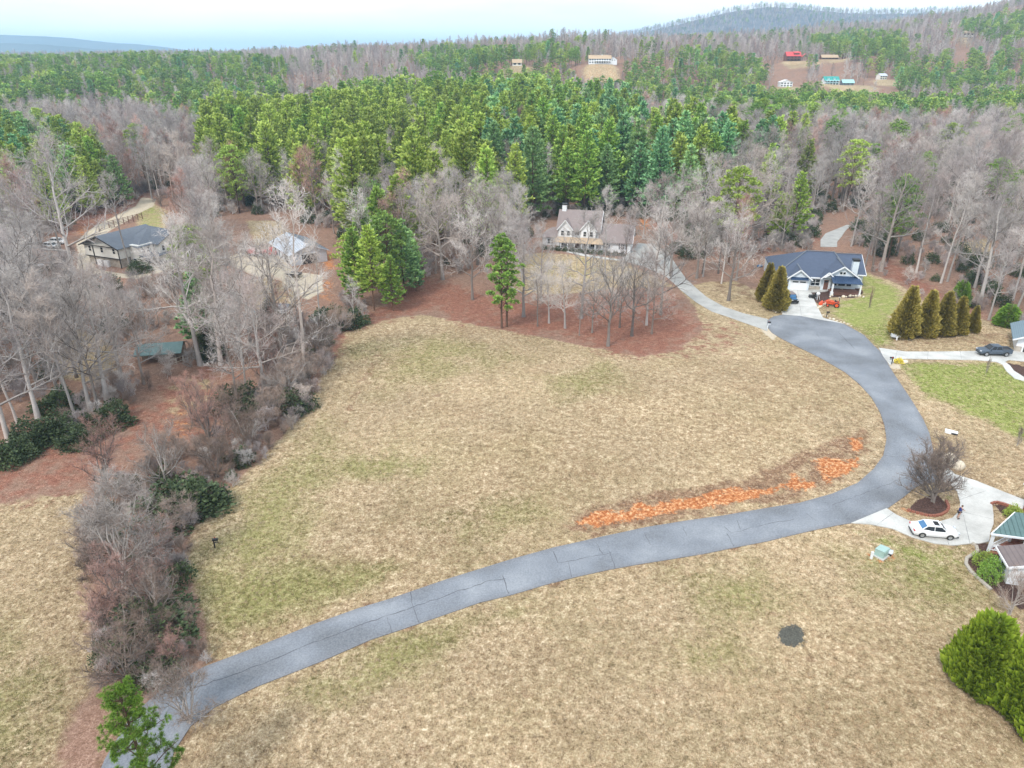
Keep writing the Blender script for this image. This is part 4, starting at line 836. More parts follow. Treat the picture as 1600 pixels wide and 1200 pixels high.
def door(par, x, y, z, w_, h_, mat, rz=0, name='door', panels=None, lights=0):
    a = MB(); a.box(-w_/2, w_/2, -.07, .03, 0, h_); o = a.build(name, M[mat], par); place_object(o, (x, y, z), rz)
    b = MB(); b.box(-w_/2-.12, -w_/2, -.1, .04, 0, h_+.12); b.box(w_/2, w_/2+.12, -.1, .04, 0, h_+.12); b.box(-w_/2, w_/2, -.1, .04, h_, h_+.12)
    if panels:
        for i in range(1, panels): b.box(-w_/2, w_/2, -.085, -.06, h_*i/panels-.02, h_*i/panels+.02)
    b.build('door_frame', M['white'], o)
    for i in range(lights):
        c = (i-(lights-1)/2)*w_/lights*.95; MB().box(c-w_/lights*.36, c+w_/lights*.36, -.09, -.02, h_*.78, h_*.9).build('pane', M['glass'], o)
    if name == 'door': MB().ball((w_*.38, -.12, h_*.47), .05, 6, 4).build('handle', M['rim'], o)
    return o
def base_z(x, y, r=8): return min(H1(x+a, y+b) for a in (-r, 0, r) for b in (-r, 0, r))

# --- slate-roofed house on the turning circle
Z0 = H1(70, 160); bh = empty('house', (71.6, 161.7, Z0), R(-11), 'pale blue house with a dark slate-blue roof and two garage bays at the turning circle', 'house')
wl = MB(); wl.box(-9.6, -6.3, .3, 16.6, -.3, 3.05); wl.box(-6.3, -1.7, -1, 16.6, -.3, 3.0); wl.box(-1.7, 3.2, 0, 16.6, -.3, 3.0); wl.box(3.2, 9, 1, 16.6, -.6, 3.1); wl.box(9, 10.9, 3.2, 15.6, -1.2, 3.5)
wl.prism([(-6.3, 3.0), (-1.9, 3.0), (-4.1, 4.75)], 'y', -1, -.7); wl.prism([(1.8, 3.6), (8.6, 3.6), (5.2, 6.0)], 'y', -.9, 1); wl.prism([(3.3, 3.5), (15.5, 3.5), (9.2, 6.4)], 'x', 10.6, 10.9); wl.prism([(1.0, 3.2), (3.4, 3.2), (2.2, 4.45)], 'y', -.9, -.6)
wl.build('wall', M['paleblue'], bh)
rf = MB()
slab(rf, [(-9.7, -.3, 3.1), (8.2, -.3, 3.1), (4.7, 8.5, 7.2), (-1.6, 8.5, 7.2)]); slab(rf, [(-9.7, 17.3, 3.1), (-9.7, -.3, 3.1), (-1.6, 8.5, 7.2)]); slab(rf, [(8.2, 17.3, 3.1), (-9.7, 17.3, 3.1), (-1.6, 8.5, 7.2), (4.7, 8.5, 7.2)]); slab(rf, [(8.2, -.3, 3.1), (8.2, 17.3, 3.1), (4.7, 8.5, 7.2)])
slab(rf, [(3.5, 2.2, 3.62), (11.2, 2.2, 3.62), (11.2, 9.2, 6.75), (3.5, 9.2, 6.75)]); slab(rf, [(11.2, 16.2, 3.62), (3.5, 16.2, 3.62), (3.5, 9.2, 6.75), (11.2, 9.2, 6.75)])
slab(rf, [(-7.0, -1.5, 2.72), (-4.1, -1.5, 5.05), (-4.1, 4.5, 5.05), (-7.0, 1.5, 2.72)]); slab(rf, [(-4.1, -1.5, 5.05), (-1.2, -1.5, 2.72), (-1.2, 1.5, 2.72), (-4.1, 4.5, 5.05)])
slab(rf, [(1.3, -1.5, 3.6), (5.2, -1.5, 6.3), (5.2, 8, 6.3), (1.3, 3, 3.6)]); slab(rf, [(5.2, -1.5, 6.3), (9.1, -1.5, 3.6), (9.1, 3.4, 3.6), (5.2, 8, 6.3)])
slab(rf, [(.6, -1.4, 3.18), (2.2, -1.4, 4.75), (2.2, 3.5, 4.75), (.6, 1, 3.18)]); slab(rf, [(2.2, -1.4, 4.75), (3.8, -1.4, 3.18), (3.8, 1, 3.18), (2.2, 3.5, 4.75)])
rfo = rf.build('roof', M['slate'], bh)
rc = MB()
for a_, b_ in (((-9.7, -.3, 3.2), (-1.6, 8.5, 7.3)), ((8.2, -.3, 3.2), (4.7, 8.5, 7.3)), ((-1.6, 8.5, 7.32), (4.7, 8.5, 7.32)), ((-4.1, -1.5, 5.12), (-4.1, 4.5, 5.12)), ((5.2, -1.5, 6.38), (5.2, 7.6, 6.38)), ((3.9, 9.2, 6.85), (11.2, 9.2, 6.85))): rc.bar(a_, b_, .3, .08)
rc.build('ridge_cap', M['greyshingle'], rfo)
tr = MB()
for a_, b_ in (((-7.05, -1.55, 2.66), (-4.1, -1.55, 5.0)), ((-4.1, -1.55, 5.0), (-1.15, -1.55, 2.66)), ((1.25, -1.55, 3.55), (5.2, -1.55, 6.25)), ((5.2, -1.55, 6.25), (9.15, -1.55, 3.55)), ((.55, -1.45, 3.12), (2.2, -1.45, 4.7)), ((2.2, -1.45, 4.7), (3.85, -1.45, 3.12)), ((-9.7, -.36, 3.0), (-6.4, -.36, 3.0)), ((-1.5, -.36, 3.05), (1.0, -.36, 3.05)), ((9.2, 2.14, 3.5), (11.2, 2.14, 3.5)), ((11.26, 2.2, 3.5), (11.26, 9.2, 6.65)), ((11.26, 9.2, 6.65), (11.26, 16.2, 3.5))): tr.bar(a_, b_, .1, .28)
tr.build('fascia', M['white'], bh)
hoo = MB(); slab(hoo, [(-6.1, -1.75, 2.75), (-2.1, -1.75, 2.75), (-2.1, -1.0, 3.2), (-6.1, -1.0, 3.2)], .08); hoo.build('awning', M['bluemetal'], bh)
pr_ = MB(); slab(pr_, [(2.7, -4.0, 3.05), (9.2, -4.0, 3.05), (8.7, -.9, 3.95), (2.7, -.9, 3.95)], .1)
pr_o = pr_.build('porch_roof', M['bluemetal'], bh); sm_ = MB()
for i in range(14): q = 2.8+i*.46; sm_.bar((q, -4.0, 3.09), (q, -.92, 3.99), .04, .05)
sm_.build('seam', M['bluemetal'], pr_o)
door(bh, -4.0, -1, 0, 3.5, 2.45, 'white', name='garage_door', panels=4, lights=2)
gd = MB(); gd.box(-8.0, -6.5, .2, .28, 0, 2.35); g_ = gd.build('garage_opening_shade', M['black'], bh)  # black panel put in for the dim inside of the open bay
window(bh, -.2, 0, 1.15, 1.9, 1.5, 2, 2); sb = MB(); sb.box(-1.6, 1.0, -.16, 0, 0, .95); sb.build('stone_base', M['stone'], bh)
door(bh, 2.2, -.02, .3, 1.05, 2.3, 'deckwood', lights=1); window(bh, 4.3, 1, 1.1, 1.0, 1.5, 1, 2); window(bh, 5.9, 1, 1.1, 1.5, 1.5); window(bh, 7.5, 1, 1.1, 1.0, 1.5, 1, 2)
for q in (4.85, 5.55): window(bh, q, -.9, 4.35, .55, .55)
dk = MB(); dk.box(2.9, 9.2, -3.7, 1, .2, .42); dk.box(2.9, 9.2, -3.6, -3.4, -.6, .2); dk.box(9.0, 9.2, -3.4, 1, -.6, .2); dk.build('porch_deck', M['deckwood'], bh)
for i, q in enumerate((2.9, 8.9)): c = MB(); c.box(q-.16, q+.16, -3.85, -3.53, -.6 if i else 0, 3.1); c.box(q-.3, q+.3, -3.98, -3.4, -.7 if i else -.2, .9 if not i else .5); c.build('column', M['white'], bh)
rl = MB(); rl.box(3.2, 8.7, -3.68, -3.6, 1.3, 1.38); rl.box(3.2, 8.7, -3.68, -3.6, .55, .62)
for i in range(23): q = 3.25+i*.235; rl.box(q, q+.05, -3.66, -3.62, .6, 1.32)
rl.build('railing', M['deckwood'], bh)
ch = MB(); ch.box(7.6, 8.9, 1.2, 2.4, 2, 7.0); cho = ch.build('chimney', M['paleblue'], bh); MB().box(7.5, 9.0, 1.1, 2.5, 7.0, 7.45).build('chimney_cap', M['black'], cho)

# --- white farmhouse with mauve-brown roof
fx, fy = 8.7, 203; fa = R(-13.5); Z0 = base_z(20, 203, 8)+.2; fh = empty('farmhouse', (fx, fy, Z0), fa, 'white two-storey farmhouse with twin front gables, long porch and mauve-brown roof', 'house')
a = MB(); a.box(0, 4.6, 1.0, 8, -.8, 2.9); a.box(4.5, 16.2, 0, 9, -.8, 5.6); a.box(16.2, 25.4, -1.2, 7.6, -.8, 3.1); a.box(4.9, 8.7, -1.1, 0, 3, 5.6); a.box(11.2, 15.4, -1.1, 0, 3, 5.6)
a.prism([(4.9, 5.6), (8.7, 5.6), (6.8, 8.0)], 'y', -1.1, -.8); a.prism([(11.2, 5.6), (15.4, 5.6), (13.3, 8.1)], 'y', -1.1, -.8)
a.prism([(0, 5.6), (9, 5.6), (4.5, 9.9)], 'x', 15.9, 16.2); a.prism([(0, 5.6), (9, 5.6), (4.5, 9.9)], 'x', 4.5, 4.8); a.prism([(-1.2, 3.1), (7.6, 3.1), (3.2, 6.7)], 'x', 25.1, 25.4); a.build('wall', M['white'], fh)
b = MB(); slab(b, [(4.0, -.7, 5.1), (16.7, -.7, 5.1), (16.7, 4.5, 10.1), (4.0, 4.5, 10.1)]); slab(b, [(16.7, 9.7, 5.1), (4.0, 9.7, 5.1), (4.0, 4.5, 10.1), (16.7, 4.5, 10.1)])
slab(b, [(16.25, -1.9, 2.75), (25.9, -1.9, 2.75), (25.9, 3.2, 6.95), (16.25, 3.2, 6.95)]); slab(b, [(25.9, 8.2, 2.75), (16.25, 8.2, 2.75), (16.25, 3.2, 6.95), (25.9, 3.2, 6.95)])
for c0, c1, pz in ((4.5, 9.1, 8.25), (10.8, 15.8, 8.4)):
    m_ = (c0+c1)/2; slab(b, [(c0, -1.5, 5.45), (m_, -1.5, pz), (m_, 3.2, pz), (c0, .3, 5.45)], .15); slab(b, [(m_, -1.5, pz), (c1, -1.5, 5.45), (c1, .3, 5.45), (m_, 3.2, pz)], .15)
slab(b, [(-.5, .4, 2.85), (4.4, .4, 2.85), (4.4, 4.5, 4.9), (2.2, 4.5, 4.9)]); slab(b, [(-.5, 8.6, 2.85), (-.5, .4, 2.85), (2.2, 4.5, 4.9)]); slab(b, [(4.4, 8.6, 2.85), (-.5, 8.6, 2.85), (2.2, 4.5, 4.9), (4.4, 4.5, 4.9)])
fr = b.build('roof', M['mauve'], fh); ch = MB(); ch.box(4.9, 6.1, 4.0, 5.2, 8, 11.4); c = ch.build('chimney', M['white'], fh); MB().box(4.8, 6.2, 3.9, 5.3, 11.4, 11.75).build('chimney_cap', M['black'], c)
t = MB()
for c0, c1, pz in ((4.5, 9.1, 8.25), (10.8, 15.8, 8.4)): m_ = (c0+c1)/2; t.bar((c0, -1.56, 5.4), (m_, -1.56, pz-.05), .1, .26); t.bar((m_, -1.56, pz-.05), (c1, -1.56, 5.4), .1, .26)
t.bar((25.96, -1.9, 2.65), (25.96, 3.2, 6.85), .1, .26); t.bar((25.96, 3.2, 6.85), (25.96, 8.2, 2.65), .1, .26); t.bar((16.76, -.7, 5.0), (16.76, 4.5, 10.0), .1, .26); t.bar((16.76, 4.5, 10), (16.76, 9.7, 5.0), .1, .26); t.build('fascia', M['white'], fh)
p = MB(); slab(p, [(3.6, -3.6, 2.5), (18.2, -3.6, 2.5), (17.0, -1.15, 3.5), (4.6, -1.15, 3.5)], .12); p.build('porch_roof', M['tanroof'], fh)
p = MB(); p.box(3.8, 17.8, -3.4, 0, -.2, .1); p.build('porch_deck', M['wood'], fh)
for i in range(8): q = 4.0+i*1.95; c = MB(); c.box(q-.13, q+.13, -3.35, -3.1, .1, 2.55); c.build('column', M['white'], fh)
p = MB(); p.box(4, 17.7, -3.28, -3.2, .85, .93); p.box(4, 17.7, -3.28, -3.2, .25, .32)
for i in range(46): p.box(4.05+i*.3, 4.11+i*.3, -3.26, -3.22, .3, .88)
p.build('railing', M['white'], fh)
for q in (6, 7.7, 12.4, 14.2): window(fh, q, -1.1, 3.9, .8, 1.3, 1, 2)
window(fh, 10.0, 0, 3.9, 1.3, 1.1, 2, 2)
for q in (5.6, 7.4, 12.6, 14.6): window(fh, q, 0, .8, 1.0, 1.5, 2, 2)
door(fh, 10.1, 0, .1, 1.1, 2.2, 'deckwood'); window(fh, 2.2, 1.0, .8, 1.6, 1.3, 2, 2)
for q in (18.5, 23.2): window(fh, q, -1.2, .9, 1.0, 1.5, 2, 2)
for q in (17.6, 19.4, 22.3, 24.1): MB().box(q-.2, q+.2, -1.27, -1.2, .85, 2.45).build('shutter', M['greyshingle'], fh)
window(fh, 25.4, 3.2, 4.2, .7, .9, 1, 2, rz=PI/2)

# --- cream house, far left
Z0 = base_z(-104, 188, 5)+.1; lh = empty('cream_house', (-111.7, 183.4, Z0), R(-23), 'cream split-level house with grey roof and dark basement, left woods', 'house')
a = MB(); a.box(0, 12.2, 0, 14, 2.2, 5.3); a.box(.4, 11.8, .35, 14, -1, 2.2, 1); a.prism([(0, 5.3), (12.2, 5.3), (6.1, 7.5)], 'y', .5, .8); a.box(12.2, 15.6, 3.2, 20, -.8, 5.3); a.box(15.6, 17.4, 8, 19, -.8, 5.0); a.prism([(8, 5.0), (17, 5.0), (12.5, 7.0)], 'x', 17.1, 17.4); a.build('wall', [M['cream'], M['stone']], lh)
b = MB(); slab(b, [(-.9, -.9, 5.05), (6.1, -.9, 7.85), (6.1, 15, 7.85), (-.9, 15, 5.05)]); slab(b, [(6.1, -.9, 7.85), (13.1, -.9, 5.05), (13.1, 15, 5.05), (6.1, 15, 7.85)])
slab(b, [(9, 4, 5.3), (16.2, 2.6, 5.05), (16.2, 20.5, 5.05), (9, 13, 8.1)]); slab(b, [(6, 7.4, 5.1), (18, 7.4, 5.05), (18, 12.8, 7.35), (6, 12.8, 7.35)]); slab(b, [(18, 19.5, 5.05), (6, 19.5, 5.1), (6, 12.8, 7.35), (18, 12.8, 7.35)]); b.build('roof', M['greyshingle'], lh)
t = MB(); t.bar((-.9, -.96, 4.95), (6.1, -.96, 7.75), .1, .26); t.bar((6.1, -.96, 7.75), (13.1, -.96, 4.95), .1, .26); t.bar((-.2, -.06, 2.2), (12.4, -.06, 2.2), .14, .22); t.bar((-.1, -.5, 5.2), (12.3, -.5, 5.2), .12, .2); t.build('fascia', M['black'], lh)
for q in (2, 6.3, 10.6): window(lh, q, 0, 3.5, .85, 1.3, 1, 2, trim='cream')
for q in (7.8, 10): window(lh, 17.4, q+1.5, 3.0, .8, 1.3, 1, 2, rz=PI/2)
for q in (4.6, 6.0, 12.8): window(lh, 15.6 if q < 8 else 17.4, q if q > 8 else q, 3.1, .8, 1.3, 1, 2, rz=PI/2)
door(lh, 13.6, 3.2, -.3, 1.0, 2.1, 'black'); door(lh, 15.6, 5.2, -.3, 1.3, 2.2, 'black', rz=PI/2); window(lh, 17.4, 16.5, .3, 1.3, 1.2, 2, 1, rz=PI/2)
p = MB(); slab(p, [(15.5, 3.0, 2.9), (18.6, 3.0, 2.3), (18.6, 12.5, 2.3), (15.5, 12.5, 2.9)], .12); p.build('porch_roof', M['greyshingle'], lh)
for q in (4.6, 7.0): c = MB(); c.box(q-.8, q+.8, -.25, .34, -.3, 1.4); c.build('shutter_panel', M['white'], lh)
for q in (3.2, 12.2): MB().box(q-.09, q+.09, -.2, -.02, -1, 5).build('post', M['black'], lh)

# --- metal workshop
Z0 = H1(-57, 182); ws = empty('workshop', (-56.6, 178.8, Z0), R(-56), 'pale metal workshop with standing-seam roof beside the red machinery', 'workshop'); ws.scale = (1.12, 1.18, 1.15)
# local x runs along the long side, away to the upper left
a = MB(); a.box(-15, 0, 0, 8, -.3, 2.6); a.prism([(0, 2.6), (8, 2.6), (4, 4.1)], 'x', -15, -14.8); a.prism([(0, 2.6), (8, 2.6), (4, 4.1)], 'x', -.2, 0)
a.build('wall', M['palemetal'], ws); b = MB(); slab(b, [(-15.4, -.6, 2.45), (.5, -.6, 2.45), (.5, 4, 4.3), (-15.4, 4, 4.3)], .1); slab(b, [(.5, 8.6, 2.45), (-15.4, 8.6, 2.45), (-15.4, 4, 4.3), (.5, 4, 4.3)], .1); wr = b.build('roof', M['palemetal'], ws)
for i in range(18):
    q = -15.2+i*.9; c = MB(); c.bar((q, -.6, 2.5), (q, 4, 4.35), .06, .06); c.bar((q, 4, 4.35), (q, 8.6, 2.5), .06, .06); c.build('seam', M['greyshingle'], wr)
door(ws, -3.5, 0, 0, 3, 2.2, 'black', name='garage_door'); door(ws, -8.6, 0, 0, .95, 2.05, 'greyshingle'); door(ws, 0, 4.0, 0, 3.4, 2.2, 'black', rz=PI/2, name='garage_door'); window(ws, -11.5, 0, 1.1, 1.0, .9)

# --- small sheds in the left woods
def shed(x, y, rz, w_, d_, h_, rh, wall, roof, label, nm='shed', n_posts=0):
    Z = H1(x, y); e = empty(nm, (x, y, Z), rz, label, 'shed'); a = MB()
    if not n_posts: a.box(-w_/2, w_/2, -d_/2, d_/2, -.4, h_); a.prism([(-d_/2, h_), (d_/2, h_), (0, h_+rh)], 'x', w_/2-.12, w_/2); a.prism([(-d_/2, h_), (d_/2, h_), (0, h_+rh)], 'x', -w_/2, -w_/2+.12); a.build('wall', M[wall], e); door(e, 0, -d_/2, 0, 1.0, 1.95, 'black')
    else:
        a.box(-w_/2, w_/2, 0, d_/2, -.4, h_); a.build('wall', M[wall], e)
        for q in (-w_/2+.1, 0, w_/2-.1): MB().box(q-.07, q+.07, -d_/2+.05, -d_/2+.2, -.2, h_).build('post', M['wood'], e)
    b = MB(); slab(b, [(-w_/2-.4, -d_/2-.4, h_-.1), (w_/2+.4, -d_/2-.4, h_-.1), (w_/2+.4, 0, h_+rh+.12), (-w_/2-.4, 0, h_+rh+.12)], .1); slab(b, [(w_/2+.4, d_/2+.4, h_-.1), (-w_/2-.4, d_/2+.4, h_-.1), (-w_/2-.4, 0, h_+rh+.12), (w_/2+.4, 0, h_+rh+.12)], .1); b.build('roof', M[roof], e); return e
x, y = at(437, 500); shed(x, y, R(-8), 4.4, 3.6, 2.2, 1.3, 'wood', 'greyshingle', 'small wooden shed with dark grey gabled roof behind a round evergreen')
x, y = at(255, 560); shed(x, y, R(12), 7.0, 5.0, 2.0, .9, 'wood', 'tealmetal', 'low open-fronted shack with mossy green roof among the left woods', 'shack', 3)

# --- garage wing at the right edge, behind the pickup
Z0 = H1(95, 122); rg = empty('house', (92.6, 121.3, Z0), R(-30), 'white house wing with open garage and blue-grey roof at the right edge, behind the pickup', 'house')
a = MB(); a.box(0, 12, 0, 8, -.4, 2.9); a.prism([(0, 2.9), (12, 2.9), (6, 5.6)], 'y', 0, .3); a.build('wall', M['white'], rg); b = MB(); slab(b, [(-.9, -1.0, 2.55), (6, -1.0, 5.95), (6, 9, 5.95), (-.9, 9, 2.55)]); slab(b, [(6, -1.0, 5.95), (12.9, -1.0, 2.55), (12.9, 9, 2.55), (6, 9, 5.95)]); b.build('roof', M['tealshingle'], rg)
MB().box(1.2, 5.4, -.05, .06, 0, 2.5).build('garage_opening_shade', M['black'], rg); MB().box(-.14, .9, -.14, 0, 0, 1.1).build('stone_base', M['stone'], rg); t = MB(); t.bar((-.9, -1.05, 2.45), (6, -1.05, 5.85), .1, .25); t.bar((6, -1.05, 5.85), (12.9, -1.05, 2.45), .1, .25); t.build('fascia', M['white'], rg)  # garage opening is a black panel painted as interior shade

# --- house at the lower right edge
Z0 = H1(54, 63); rh_ = empty('house', (52.5, 63.3, Z0), R(-14), 'red-brick house with teal metal porch roof, white trim and grey gable, lower right edge', 'house')
a = MB(); a.box(6.6, 15, 2.9, 9.5, -.4, 3.7); a.prism([(2.9, 3.7), (9.5, 3.7), (6.2, 5.6)], 'x', 6.6, 6.9); a.box(3.0, 6.6, 2.95, 3.1, -.3, 3.3); a.build('wall', M['brick'], rh_); a = MB(); a.box(0, 9, -5.3, -2.6, -.4, 2.5); a.prism([(0, 2.5), (9, 2.5), (4.5, 3.7)], 'y', -5.3, -5.0); a.build('garage_wall', M['white'], rh_)
b = MB(); slab(b, [(6.1, 2.4, 3.62), (15, 2.4, 3.62), (15, 6.2, 5.85), (6.1, 6.2, 5.85)]); slab(b, [(15, 10, 3.62), (6.1, 10, 3.62), (6.1, 6.2, 5.85), (15, 6.2, 5.85)])
slab(b, [(-.5, -5.8, 2.4), (4.5, -5.8, 3.95), (4.5, -2.3, 3.95), (-.5, -2.3, 2.4)]); slab(b, [(4.5, -5.8, 3.95), (9.5, -5.8, 2.4), (9.5, -2.3, 2.4), (4.5, -2.3, 3.95)]); b.build('roof', M['brownshingle'], rh_)
p = MB(); slab(p, [(-.4, -.3, 2.6), (9, -.3, 2.6), (9, 2.9, 3.75), (2.7, 2.9, 3.75)], .09); po = p.build('porch_roof', M['tealmetal'], rh_)
for i in range(18): q = .1+i*.49; y1_ = min(2.9, -.3+(q+.4)*1.03); c = MB(); c.bar((q, -.3, 2.64), (q, y1_, 2.64+(y1_+.3)*.36), .05, .06); c.build('seam', M['tealmetal'], po)
for q in ((0, 0), (3.2, 0), (6.4, 0), (2.9, 2.6)): MB().box(q[0]-.13, q[0]+.13, q[1]-.13, q[1]+.13, -.3, 2.6).build('column', M['white'], rh_)
p = MB(); p.box(.1, 8, -.04, .04, .9, 1.0); p.box(.1, 8, -.04, .04, .3, .38); p.bar((0, 0, .95), (2.9, 2.6, .95), .08); p.bar((0, 0, .34), (2.9, 2.6, .34), .07)
for i in range(28): p.box(.25+i*.28, .3+i*.28, -.02, .02, .35, .95)
for i in range(12): p.bar((.2+i*.22, .18+i*.2, .35), (.2+i*.22, .18+i*.2, .95), .05)
p.build('railing', M['white'], rh_); MB().prism([(-.3, -.2), (9, -.2), (9, 2.9), (3.1, 2.9)], 'z', -.3, .06).build('porch_deck', M['brick'], rh_)
window(rh_, 4.0, 2.9, .9, 1.5, 1.6, 2, 2); door(rh_, 6.3, 2.9, .1, 1.1, 2.1, 'white'); t = MB()
t.bar((-.5, -5.86, 2.3), (4.5, -5.86, 3.85), .1, .26); t.bar((4.5, -5.86, 3.85), (9.5, -5.86, 2.3), .1, .26); t.bar((-.45, -.36, 2.55), (9, -.36, 2.55), .1, .22); t.bar((-.45, -.36, 2.55), (2.65, 2.9, 3.68), .1, .2); t.bar((6.05, 2.4, 3.5), (6.05, 6.2, 5.75), .1, .25); t.bar((6.05, 6.2, 5.75), (6.05, 10, 3.5), .1, .25); t.bar((-.55, -5.8, 2.3), (-.55, -2.3, 2.3), .1, .2); t.build('fascia', M['white'], rh_)
window(rh_, 2.2, -5.3, 1.0, 1.4, 1.3, 2, 1); window(rh_, 0, -4, 1.0, 1.1, 1.2, 2, 1, rz=-PI/2)

# --- far houses on the hill
FSC = dict(white_long=.78, tan=.7, whitegable=.68, green=.78, right=.6, pale=.8, red=.88)
def far_house(key, w_, d_, st, rh, wall, roof, label, rz=0, nwin=5, gable_front=False, extra=None, trim='white'):
    px, r, z = FARH[key]; x, y = far(px, r); e = empty('hill_house', (x, y, H1(x, y)), rz, label, 'house'); h_ = 2.9*st; a = MB(); a.box(-w_/2, w_/2, 0, d_, -1.5, h_)
    b = MB()
    if gable_front:
        a.prism([(-w_/2, h_), (w_/2, h_), (0, h_+rh)], 'y', 0, d_); slab(b, [(-w_/2-.7, -.8, h_-.3), (0, -.8, h_+rh+.2), (0, d_+.6, h_+rh+.2), (-w_/2-.7, d_+.6, h_-.3)]); slab(b, [(0, -.8, h_+rh+.2), (w_/2+.7, -.8, h_-.3), (w_/2+.7, d_+.6, h_-.3), (0, d_+.6, h_+rh+.2)])
    else:
        a.prism([(0, h_), (d_, h_), (d_/2, h_+rh)], 'x', -w_/2, w_/2); slab(b, [(-w_/2-.6, -1, h_-.4), (w_/2+.6, -1, h_-.4), (w_/2+.6, d_/2, h_+rh+.2), (-w_/2-.6, d_/2, h_+rh+.2)]); slab(b, [(w_/2+.6, d_+.8, h_-.4), (-w_/2-.6, d_+.8, h_-.4), (-w_/2-.6, d_/2, h_+rh+.2), (w_/2+.6, d_/2, h_+rh+.2)])
    a.build('wall', M[wall], e); ro = b.build('roof', M[roof], e)
    for s_ in range(st):
        for i in range(nwin): window(e, -w_/2+w_*(i+.5)/nwin, 0, .7+2.9*s_, w_/nwin*.55, 1.5, trim=trim)
    if extra: extra(e, ro)
    e.scale = (FSC.get(key, 1),)*3; return e
def wl_extra(e, ro):
    a = MB(); a.box(12.5, 21, 1, 9, -1.5, 4.2); a.prism([(12.5, 4.2), (21, 4.2), (16.7, 7)], 'y', 1, 9); a.build('garage_wall', M['white'], e); b = MB(); slab(b, [(12, .4, 4.0), (16.7, .4, 7.2), (16.7, 9, 7.2), (12, 9, 4.0)]); slab(b, [(16.7, .4, 7.2), (21.5, .4, 4.0), (21.5, 9, 4.0), (16.7, 9, 7.2)]); b.build('garage_roof', M['palemetal'], e)
    for q in (15.4, 18): window(e, q, 1, 3.2, .8, 1.0)
    d = MB(); d.box(-7, 12, -3, 0, 2.7, 3.0); d.build('balcony', M['white'], e)
    for i in range(8): MB().box(-7+i*2.65, -6.7+i*2.65, -3, -2.7, -1, 2.7).build('column', M['white'], e)
    c = MB(); c.box(2, 3.2, 4, 5, 7, 10); c.build('chimney', M['white'], ro)
far_house('white_long', 27, 9, 2, 3.4, 'white', 'tanroof', 'long white two-storey house with tan roof and balcony on the hill, centre skyline', nwin=9, extra=wl_extra)
def red_extra(e, ro):
    b = MB(); b.box(-8, 8, -3.2, 0, 2.4, 2.7); b.build('balcony', M['deckwood'], e)
    for q in (-7.6, -3.8, 0, 3.8, 7.6): MB().box(q-.2, q+.2, -3.2, -2.9, -1.5, 4.6).build('post', M['deckwood'], e)
    c = MB(); slab(c, [(0, .5, 9.0), (7, .5, 9.0), (7, 4, 10.6), (0, 4, 10.6)], .3); c.box(.4, 6.6, .9, 4.6, 6.5, 8.9, 1); c.build('dormer', [M['redroof'], M['deckwood']], ro)
    d = MB(); slab(d, [(8.6, -3, 4.4), (14, -1, 8.6), (14, 2, 8.6), (8.6, 2, 4.4)], .25); d.build('wing_roof', M['redroof'], e)
far_house('red', 17, 10, 2, 4.2, 'deckwood', 'redroof', 'dark house with bright red metal roof on the hill clearing', nwin=4, extra=red_extra, trim='wood')
far_house('tan', 25, 9, 1, 3.4, 'deckwood', 'tanroof', 'long low brown cabin with pale tan roof, right of the red-roofed house', nwin=5, trim='wood')
def gr_extra(e, ro):
    b = MB(); b.box(-8, 8, -3, 0, 2.5, 2.75); slab(b, [(-8.2, -3.2, 5.2), (8.2, -3.2, 5.2), (8.2, 0, 5.9), (-8.2, 0, 5.9)], .15); b.build('porch', M['palegreen'], e)
    for q in (-4, 3): c = MB(); c.box(q-1.2, q+1.2, .2, 3, 6, 7.6); slab(c, [(q-1.6, -.2, 7.6), (q+1.6, -.2, 7.6), (q+1.6, 3.2, 8.7), (q-1.6, 3.2, 8.7)], .15, 1); c.build('dormer', [M['white'], M['greenroof']], ro)
    for q in (-8, -4, 0, 4, 8): MB().box(q-.15, q+.15, -3, -2.7, -1.5, 5.2).build('column', M['white'], e)
far_house('green', 17, 9, 2, 3.6, 'white', 'greenroof', 'white house with bright teal-green roof and two dormers on the hill', nwin=5, extra=gr_extra)
far_house('pale', 13, 8, 1, 3.0, 'greyshingle', 'palegreen', 'grey outbuilding with pale green roof just right of the teal-roofed house', nwin=3)
far_house('whitegable', 16, 10, 2, 2.6, 'white', 'white', 'white gable-fronted house low on the hill, below the red-roofed one', nwin=4, gable_front=True)
far_house('right', 14, 9, 2, 3.0, 'cream', 'palemetal', 'cream house with pale roof half hidden by pines, right of the teal-roofed pair', rz=R(20), nwin=3)
far_house('tiny', 9, 6, 1, 2.6, 'cream', 'tanroof', 'tiny cream house with tan roof in the far woods, left of the long white house', nwin=2)
far_house('top', 14, 8, 1, 2.6, 'cream', 'tanroof', 'pale house glimpsed high in the woods on the right hillside', nwin=3)

# ------------------------------------------------------------------ vehicles
def wheel(par, x, y, r, w_, rim='rim'):
    a = MB(); n = 16; vs = []
    for yy, rr in ((-w_/2, r*.94), (-w_/2*.8, r), (w_/2*.8, r), (w_/2, r*.94)):
        for j in range(n): vs.append((rr*math.cos(2*PI*j/n), yy, rr*math.sin(2*PI*j/n)))
    a.add(vs, [(i*n+j, (i+1)*n+j, (i+1)*n+(j+1) % n, i*n+(j+1) % n) for i in range(3) for j in range(n)]+[tuple(range(n)), tuple(range(3*n, 4*n))[::-1]])
    o = a.build('wheel', M['rubber'], par); o.location = (x, y, r); b = MB(); s_ = 1 if y > 0 else -1; q = s_*(w_/2+.01)
    vs = [(0, q+s_*.03, 0)]+[(r*.62*math.cos(2*PI*j/n), q, r*.62*math.sin(2*PI*j/n)) for j in range(n)]; b.add(vs, [(0, j+1, (j+1) % n+1) for j in range(n)]); b.build('rim', M[rim], o); return o
